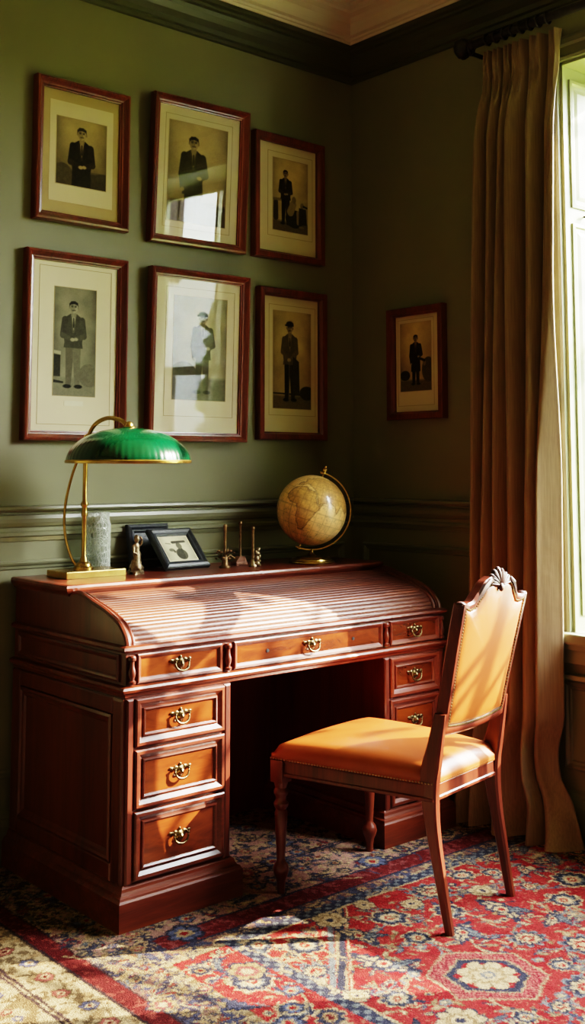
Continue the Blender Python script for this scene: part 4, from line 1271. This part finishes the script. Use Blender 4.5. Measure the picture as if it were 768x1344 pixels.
# ------------------------------------------------------------------ rug
def rug():
    X0, X1, Y0, Y1 = -2.36, -.06, -2.75, -.05
    step = .0036
    W, H = int((X1 - X0) / step), int((Y1 - Y0) / step)
    x, y = np.meshgrid(np.linspace(X0, X1, W), np.linspace(Y0, Y1, H))
    rng = np.random.default_rng(4)
    wx = x + .006 * (fbm(x * 18 + 60, y * 18 + 60, 40) - .47); wy = y + .006 * (fbm(x * 18 + 5, y * 18 + 90, 44) - .47)
    RED, RED2, MAROON = np.array((.56, .185, .185)), np.array((.52, .14, .155)), np.array((.34, .125, .13))
    CREAM, TAN, NAVY, BLUE, PINK = np.array((.74, .65, .50)), np.array((.58, .48, .35)), np.array((.20, .205, .265)), np.array((.40, .425, .44)), np.array((.68, .38, .35))
    FX, FY_ = -1.462, -.972              # inner corner of the red field
    c = np.empty((H, W, 3)); c[:] = RED
    reg = np.zeros((H, W), int)          # 0 field, 1 main border, 2 stripes / outer
    def fill(m, v): c[m] = v
    n1 = fbm(wx * 30, wy * 30, 3); n2 = fbm(wx * 70 + 9, wy * 70, 7, 3)
    c[n1 > .56] = RED2
    # main border (left and back)
    bl = (wx < FX) & (wx > -1.80); bt = (wy > FY_) & (wx > -1.80)
    main = bl | bt
    c[main] = CREAM * .86; reg[main] = 1
    m = main & (n1 > .50); c[m] = np.array((.44, .32, .30))
    m = main & (n1 < .40); c[m] = np.array((.22, .20, .25))
    m = main & (n2 > .56); c[m] = TAN
    m = main & (n2 < .34); c[m] = NAVY * 1.3
    # the back part of the border is paler and pinker
    far = bt & (wy > -.83); m = far & (n1 > .42); c[m] = np.array((.60, .46, .42)); c[far & (n2 > .55)] = CREAM * .9
    # red flowered band outside the guard stripe
    k = (wx > -1.645) & (wx < FX) & (wy < -1.0); c[k] = np.where((n1 > .56)[..., None], RED2, RED)[k]; reg[k] = 0
    k = (wx > -1.668) & (wx < -1.645) & (wy < -.985); c[k] = np.where((np.sin(wy * 170) > 0)[..., None], CREAM * .85, TAN * .8)[k]; reg[k] = 2
    k = (wx > -1.668) & (wx < FX) & (np.abs(wy + .992) < .009); c[k] = CREAM * .8
    # stripes
    def stripe(m, a, b, v, edge=NAVY, e=.006):
        d = m
        k = (d > a) & (d < b); c[k] = v; reg[k] = 2
        k = ((np.abs(d - a) < e) | (np.abs(d - b) < e)); c[k] = edge; reg[k] = 2
    inX = wx < -1.80
    out = inX; reg[out] = 2; c[out] = CREAM * .92
    c[out & (n1 > .55)] = TAN * 1.1
    c[out & (n2 < .36)] = TAN * .7
    dxl = -1.80 - wx
    for a, b, v in ((0, .062, MAROON), ):
        k = out & (dxl > a) & (dxl < b); c[k] = v
        k = out & (dxl > a) & (dxl < b) & (n2 > .55); c[k] = np.array((.50, .24, .22))
    for a in (.0, .066, .20, .215, .33, .345, .40): 
        k = out & (np.abs(dxl - a) < .005); c[k] = np.array((.22, .17, .18))
    k = out & (dxl > .22) & (dxl < .33); c[k] = np.where((n1 > .5)[..., None], TAN * .8, CREAM * .85)[k]
    # maroon stripe just behind the field
    k = (wx > -1.60) & (wy > -.925) & (wy < -.835); c[k] = np.where((n2 > .52)[..., None], np.array((.48, .26, .26)), MAROON * 1.05)[k]; reg[k] = 2
    for yy in (-.925, -.835, -.60, -.585):
        k = (wx > -1.60) & (np.abs(wy - yy) < .005); c[k] = NAVY; reg[k] = 2
    # guard stripe round the field
    fld = (wx > FX) & (wy < FY_)
    dg = np.minimum(wx - FX, FY_ - wy)
    k = fld & (dg < .040); c[k] = np.where((np.sin(wx * 150) * np.sin(wy * 150) > .2)[..., None], BLUE, NAVY)[k]; reg[k] = 2
    k = fld & (np.abs(dg - .044) < .004); c[k] = CREAM * .9
    # second guard line further in (diagonal medallion edges)
    dm = np.abs(wx + .58) + np.abs(wy + 1.62) * .9
    for r_, w_, v in ((1.02, .020, NAVY), (1.055, .012, BLUE), (.99, .004, CREAM)):
        k = fld & (dg > .05) & (np.abs(dm - r_) < w_); c[k] = v; reg[k] = 2
        if w_ > .015:
            k2 = k & (np.sin((wx - wy) * 130) > .35); c[k2] = CREAM * .8
    x_, y_ = x, y
    x = x_ + .016 * (fbm(x_ * 26 + 31, y_ * 26 + 3, 71) - .47) + .008 * (fbm(x_ * 80, y_ * 80, 72, 2) - .37)
    y = y_ + .016 * (fbm(x_ * 26 + 77, y_ * 26 + 13, 73) - .47) + .008 * (fbm(x_ * 80 + 40, y_ * 80, 74, 2) - .37)
    def sub(cx, cy, r):
        i0 = max(0, int((cx - r - X0) / step)); i1 = min(W, int((cx + r - X0) / step) + 2)
        j0 = max(0, int((cy - r - Y0) / step)); j1 = min(H, int((cy + r - Y0) / step) + 2)
        return slice(j0, j1), slice(i0, i1)
    def flower(cx, cy, r, n, rot, cols, cond=None, dep=.26):
        s = sub(cx, cy, r * 1.25)
        if s[0].start >= s[0].stop or s[1].start >= s[1].stop: return
        dx, dy = x[s] - cx, y[s] - cy
        rho = np.hypot(dx, dy); th = np.arctan2(dy, dx) + rot
        pet = 1 - dep + dep * np.abs(np.cos(n * th / 2)) ** .7
        q = rho / (r * pet)
        sc = c[s]
        for lim, v in cols:
            sc[q < lim] = v
        # petal ribs
        k = (q < cols[0][0]) & (q > .55) & (np.abs(np.sin(n * th / 2)) > .96); sc[k] = sc[k] * .7
    def leafm(cx, cy, ln, w, ang, v, edge):
        s = sub(cx, cy, ln)
        if s[0].start >= s[0].stop or s[1].start >= s[1].stop: return
        dx, dy = x[s] - cx, y[s] - cy
        u = (dx * math.cos(ang) + dy * math.sin(ang)) / ln; t_ = (-dx * math.sin(ang) + dy * math.cos(ang)) / w + .5 * u * u - .1
        d = np.abs(t_) - (1 - np.minimum(1, np.abs(u)) ** 1.6) * (1 + .18 * np.cos(u * 22))
        ok = np.abs(u) < 1
        sc = c[s]
        sc[ok & (d < 0)] = edge; sc[ok & (d < -.30)] = v; sc[ok & (np.abs(t_) < .10) & (np.abs(u) < .8)] = edge
    def vine(p0, a0, n, v, th=.0042, turn=.0, wig=.5):
        px, py, a = p0[0], p0[1], a0
        out_ = []
        for k in range(n):
            px += .005 * math.cos(a); py += .005 * math.sin(a); a += turn * .005 + wig * .05 * math.sin(k * .07 + p0[0] * 9)
            s = sub(px, py, th + .004)
            dx, dy = x[s] - px, y[s] - py
            if dx.size:
                sc = c[s]; sc[np.hypot(dx, dy) < th] = v
            out_.append((px, py, a))
        return out_
    # scatter the field motifs with a minimum spacing
    pts = [(-1.545, -1.21, .062), (-1.56, -1.40, .055), (-1.55, -1.60, .06), (-1.57, -1.06, .045), (-1.56, -1.80, .055), (-1.40 + .07, -1.52, .05), (-.987, -1.165, .062), (-1.064, -1.584, .15), (-1.30, -1.14, .06), (-1.22, -1.36, .075)]
    tries = 0
    while len(pts) < 150 and tries < 9000:
        tries += 1
        a = (rng.uniform(FX + .06, X1 - .03), rng.uniform(Y0 + .03, FY_ - .06), rng.choice([.038, .048, .058, .07]))
        if all(math.hypot(a[0] - b[0], a[1] - b[1]) > (a[2] + b[2]) * 1.12 for b in pts): pts.append(a)
    for (a, b, r) in pts:
        for _ in range(2):
            ang = rng.uniform(0, 2 * PI)
            tr = vine((a, b), ang, int(rng.uniform(20, 42)), CREAM * .86 if rng.random() < .6 else BLUE, .0040, rng.uniform(-14, 14))
            for (qx, qy, qa) in tr[8::9]:
                leafm(qx + .012 * math.cos(qa + 1.3), qy + .012 * math.sin(qa + 1.3), rng.uniform(.018, .034), rng.uniform(.006, .010), qa + rng.uniform(.5, 1.2), [CREAM * .92, BLUE, CREAM * .8, NAVY * 1.4][rng.integers(4)], [NAVY, CREAM * .7][rng.integers(2)])
    for i, (a, b, r) in enumerate(pts):
        k = int(rng.integers(4)); rot = rng.uniform(0, 6.28); n = int(rng.choice([6, 8, 10]))
        if i == 7:
            continue
        if i in (0, 5, 6) or k == 0:
            flower(a, b, r, n, rot, [(1.0, CREAM * .95), (.86, NAVY), (.60, BLUE), (.48, CREAM), (.26, RED), (.12, CREAM)])
        elif k == 1:
            flower(a, b, r, n, rot, [(1.0, NAVY), (.90, CREAM * .95), (.55, TAN * .9), (.42, CREAM), (.22, NAVY)])
        elif k == 2:
            flower(a, b, r, n, rot, [(1.0, BLUE), (.82, NAVY), (.62, CREAM * .95), (.38, RED2), (.2, CREAM)], dep=.4)
        else:
            leafm(a, b, r * 1.5, r * .55, rot, CREAM * .92, NAVY); leafm(a + .02, b - .02, r * 1.1, r * .35, rot + .9, BLUE, NAVY); flower(a, b, r * .42, 6, rot, [(1, NAVY), (.75, CREAM), (.4, RED)])
    # small filling leaves and buds
    for k_ in range(1500):
        a, b = rng.uniform(-1.63, X1 - .02), rng.uniform(Y0 + .02, -.99)
        if math.hypot(a + 1.064, b + 1.584) < .17: continue
        kk = rng.integers(6); v = [CREAM * .88, CREAM * .75, BLUE, NAVY, TAN, CREAM][kk]
        i_, j_ = int((a - X0) / step), int((b - Y0) / step)
        if 0 <= i_ < W and 0 <= j_ < H and abs(c[j_, i_, 0] - RED[0]) < .12 and c[j_, i_, 1] < .25:
            if rng.random() < .75: leafm(a, b, rng.uniform(.014, .030), rng.uniform(.005, .009), rng.uniform(0, 6.28), v, [NAVY, v * .75, CREAM * .6][rng.integers(3)])
            else: flower(a, b, rng.uniform(.010, .018), 5, rng.uniform(0, 6), [(1, v), (.5, NAVY if kk < 2 else CREAM * .9)])
    # hexagon cartouche
    cx, cy = -1.064, -1.584
    s = sub(cx, cy, .22)
    dx, dy = x[s] - cx, y[s] - cy
    pp_ = dx * .755 - dy * .656; dd_ = dx * .656 + dy * .755
    q = np.maximum(np.abs(dd_) * 1.12, np.abs(pp_) * .92 + np.abs(dd_) * .46) / .142
    sc = c[s]
    sc[q < 1.05] = CREAM * .8
    k = q < 1.0; sc[k] = np.where((np.sin(dx * 420) * np.sin(dy * 420) > 0)[..., None], PINK, np.array((.48, .14, .18)))[k]
    sc[q < .74] = CREAM * .8; sc[q < .70] = NAVY; sc[q < .56] = RED2
    flower(cx, cy, .080, 8, .3, [(1.0, CREAM), (.62, TAN), (.50, CREAM), (.28, BLUE), (.15, CREAM)])
    # border motifs
    bp = []
    tries = 0
    while len(bp) < 170 and tries < 9000:
        tries += 1
        if rng.random() < .4: a = (rng.uniform(-1.79, FX - .03), rng.uniform(Y0, -.1), rng.choice([.03, .045, .06]))
        else: a = (rng.uniform(-1.79, X1 - .03), rng.uniform(-.82, -.08), rng.choice([.03, .045, .055]))
        if all(math.hypot(a[0] - b[0], a[1] - b[1]) > (a[2] + b[2]) * 1.08 for b in bp): bp.append(a)
    for (a, b, r) in bp:
        rot = rng.uniform(0, 6.28); k = int(rng.integers(4)); n = int(rng.choice([5, 6, 8]))
        vine((a, b), rot, 24, [NAVY * 1.2, CREAM * .8][rng.integers(2)], .0038, rng.uniform(-16, 16))
        if k == 0: flower(a, b, r, n, rot, [(1, CREAM * .9), (.85, NAVY), (.5, TAN), (.3, MAROON)])
        elif k == 1: flower(a, b, r, n, rot, [(1, NAVY), (.8, np.array((.33, .36, .46))), (.5, CREAM * .85), (.25, RED2)])
        elif k == 2: flower(a, b, r, n, rot, [(1, NAVY), (.85, TAN), (.55, np.array((.52, .26, .27))), (.3, CREAM * .9)])
        else: leafm(a, b, r * 1.3, r * .45, rot, [CREAM * .85, NAVY * 1.3, MAROON * 1.3][rng.integers(3)], NAVY)
    for k_ in range(1300):
        if rng.random() < .45: a, b = rng.uniform(-1.79, -1.67), rng.uniform(Y0 + .02, -.1)
        else: a, b = rng.uniform(-1.79, X1 - .02), rng.uniform(-.82, -.06)
        v = [CREAM * .85, NAVY, BLUE * .9, MAROON * 1.2, TAN, NAVY * .8][rng.integers(6)]
        leafm(a, b, rng.uniform(.012, .028), rng.uniform(.004, .009), rng.uniform(0, 6.28), v, [NAVY, TAN * .7, CREAM * .7][rng.integers(3)])
    for k_ in range(26):
        yy = -2.7 + k_ * .103
        xx = -1.80 - .133 + .012 * math.sin(k_ * 2.1)
        vine((xx, yy), 1.2 + .6 * (-1) ** k_, 16, TAN * .65, .0035, 10)
        flower(xx, yy, .030, 6, k_, [(1, TAN * .6), (.85, [PINK * .85, NAVY * 1.6, PINK * .8][k_ % 3]), (.45, CREAM), (.25, MAROON)])
    for k_ in range(60):
        a, b = -1.80 - .275 + rng.uniform(-.03, .03), Y0 + 2.7 * k_ / 60
        flower(a, b, .016, 5, k_, [(1, [NAVY * 1.5, np.array((.45, .24, .22)), TAN * .6][k_ % 3]), (.5, CREAM * .9)])
    # weave speckle
    ji = np.clip(np.arange(H)[:, None] + rng.integers(-1, 2, (H, W)), 0, H - 1); jj = np.clip(np.arange(W)[None, :] + rng.integers(-1, 2, (H, W)), 0, W - 1)
    c = .45 * c + .55 * c[ji, jj]
    x, y = x_, y_
    sp_ = rng.random((H, W)); sp2 = fbm(x * 140, y * 140, 55, 2)
    c *= (.82 + .28 * sp_ + .34 * (sp2 - .4))[..., None]
    k = (sp2 > .57) & (reg != 2); c[k] = c[k] * .55 + CREAM * .35
    fade = fbm(x * 3, y * 3, 66); c = c * (.92 + .2 * (fade - .45))[..., None]
    C = lin(np.clip(c, 0, 1)) * np.array((.84, .78, .74))
    hgt = -.0006 * sp_
    def pos(u, v):
        return np.stack([X0 + (X1 - X0) * u, Y0 + (Y1 - Y0) * v, hgt.ravel()], -1)
    o = grid_color('persian_rug', pos, W, H, C, M['rug'])
    return tag(o, 'red, navy and cream Persian rug covering the floor under the desk and chair', 'rug')
rug()

# ------------------------------------------------------------------ light
world = bpy.data.worlds.new('world'); scene.world = world; world.use_nodes = True
nt = world.node_tree; bg = nt.nodes['Background']
tc = nt.nodes.new('ShaderNodeTexCoord'); sx = nt.nodes.new('ShaderNodeSeparateXYZ')
nt.links.new(tc.outputs['Generated'], sx.inputs[0])
mr = nt.nodes.new('ShaderNodeMapRange'); mr.inputs['From Min'].default_value = -1; mr.inputs['From Max'].default_value = 1
nt.links.new(sx.outputs['Z'], mr.inputs['Value'])
r = ramp(nt, [(.0, (.13, .10, .03)), (.46, (.24, .19, .06)), (.50, (.80, .80, .68)), (.56, (1.0, 1.0, .97)), (1.0, (.95, 1.0, 1.05))])
nt.links.new(mr.outputs[0], r.inputs['Fac'])
nt.links.new(r.outputs['Color'], bg.inputs['Color'])
bg.inputs['Strength'].default_value = 34.0

sun = bpy.data.lights.new('sun', 'SUN'); sun.energy = 23; sun.angle = math.radians(.3); sun.color = (1.0, .86, .66)
so = bpy.data.objects.new('sun', sun); col.objects.link(so)
el = math.radians(28)
sd = Vector((-.847 * math.cos(el), .531 * math.cos(el), -math.sin(el)))
so.rotation_euler = sd.to_track_quat('-Z', 'Y').to_euler(); so.location = (5, -5, 5)

al = bpy.data.lights.new('window_portal', 'AREA'); al.shape = 'RECTANGLE'; al.size = WZ1 - WZ0; al.size_y = WY1 - WY0
al.cycles.is_portal = True
ao = bpy.data.objects.new('window_portal', al); col.objects.link(ao)
ao.location = (TH + .01, (WY0 + WY1) / 2, (WZ0 + WZ1) / 2)
ao.rotation_euler = Vector((-1, 0, 0)).to_track_quat('-Z', 'Y').to_euler()
al.size, al.size_y = WY1 - WY0, WZ1 - WZ0

scene.cycles.use_denoising = True
scene.cycles.max_bounces = 8
scene.cycles.diffuse_bounces = 4
scene.cycles.glossy_bounces = 4
scene.cycles.transmission_bounces = 6
scene.cycles.transparent_max_bounces = 12
scene.cycles.caustics_reflective = False
scene.cycles.caustics_refractive = False
scene.cycles.sample_clamp_indirect = 40.0
scene.view_settings.view_transform = 'Filmic'
scene.view_settings.look = 'High Contrast'
scene.view_settings.exposure = 1.28
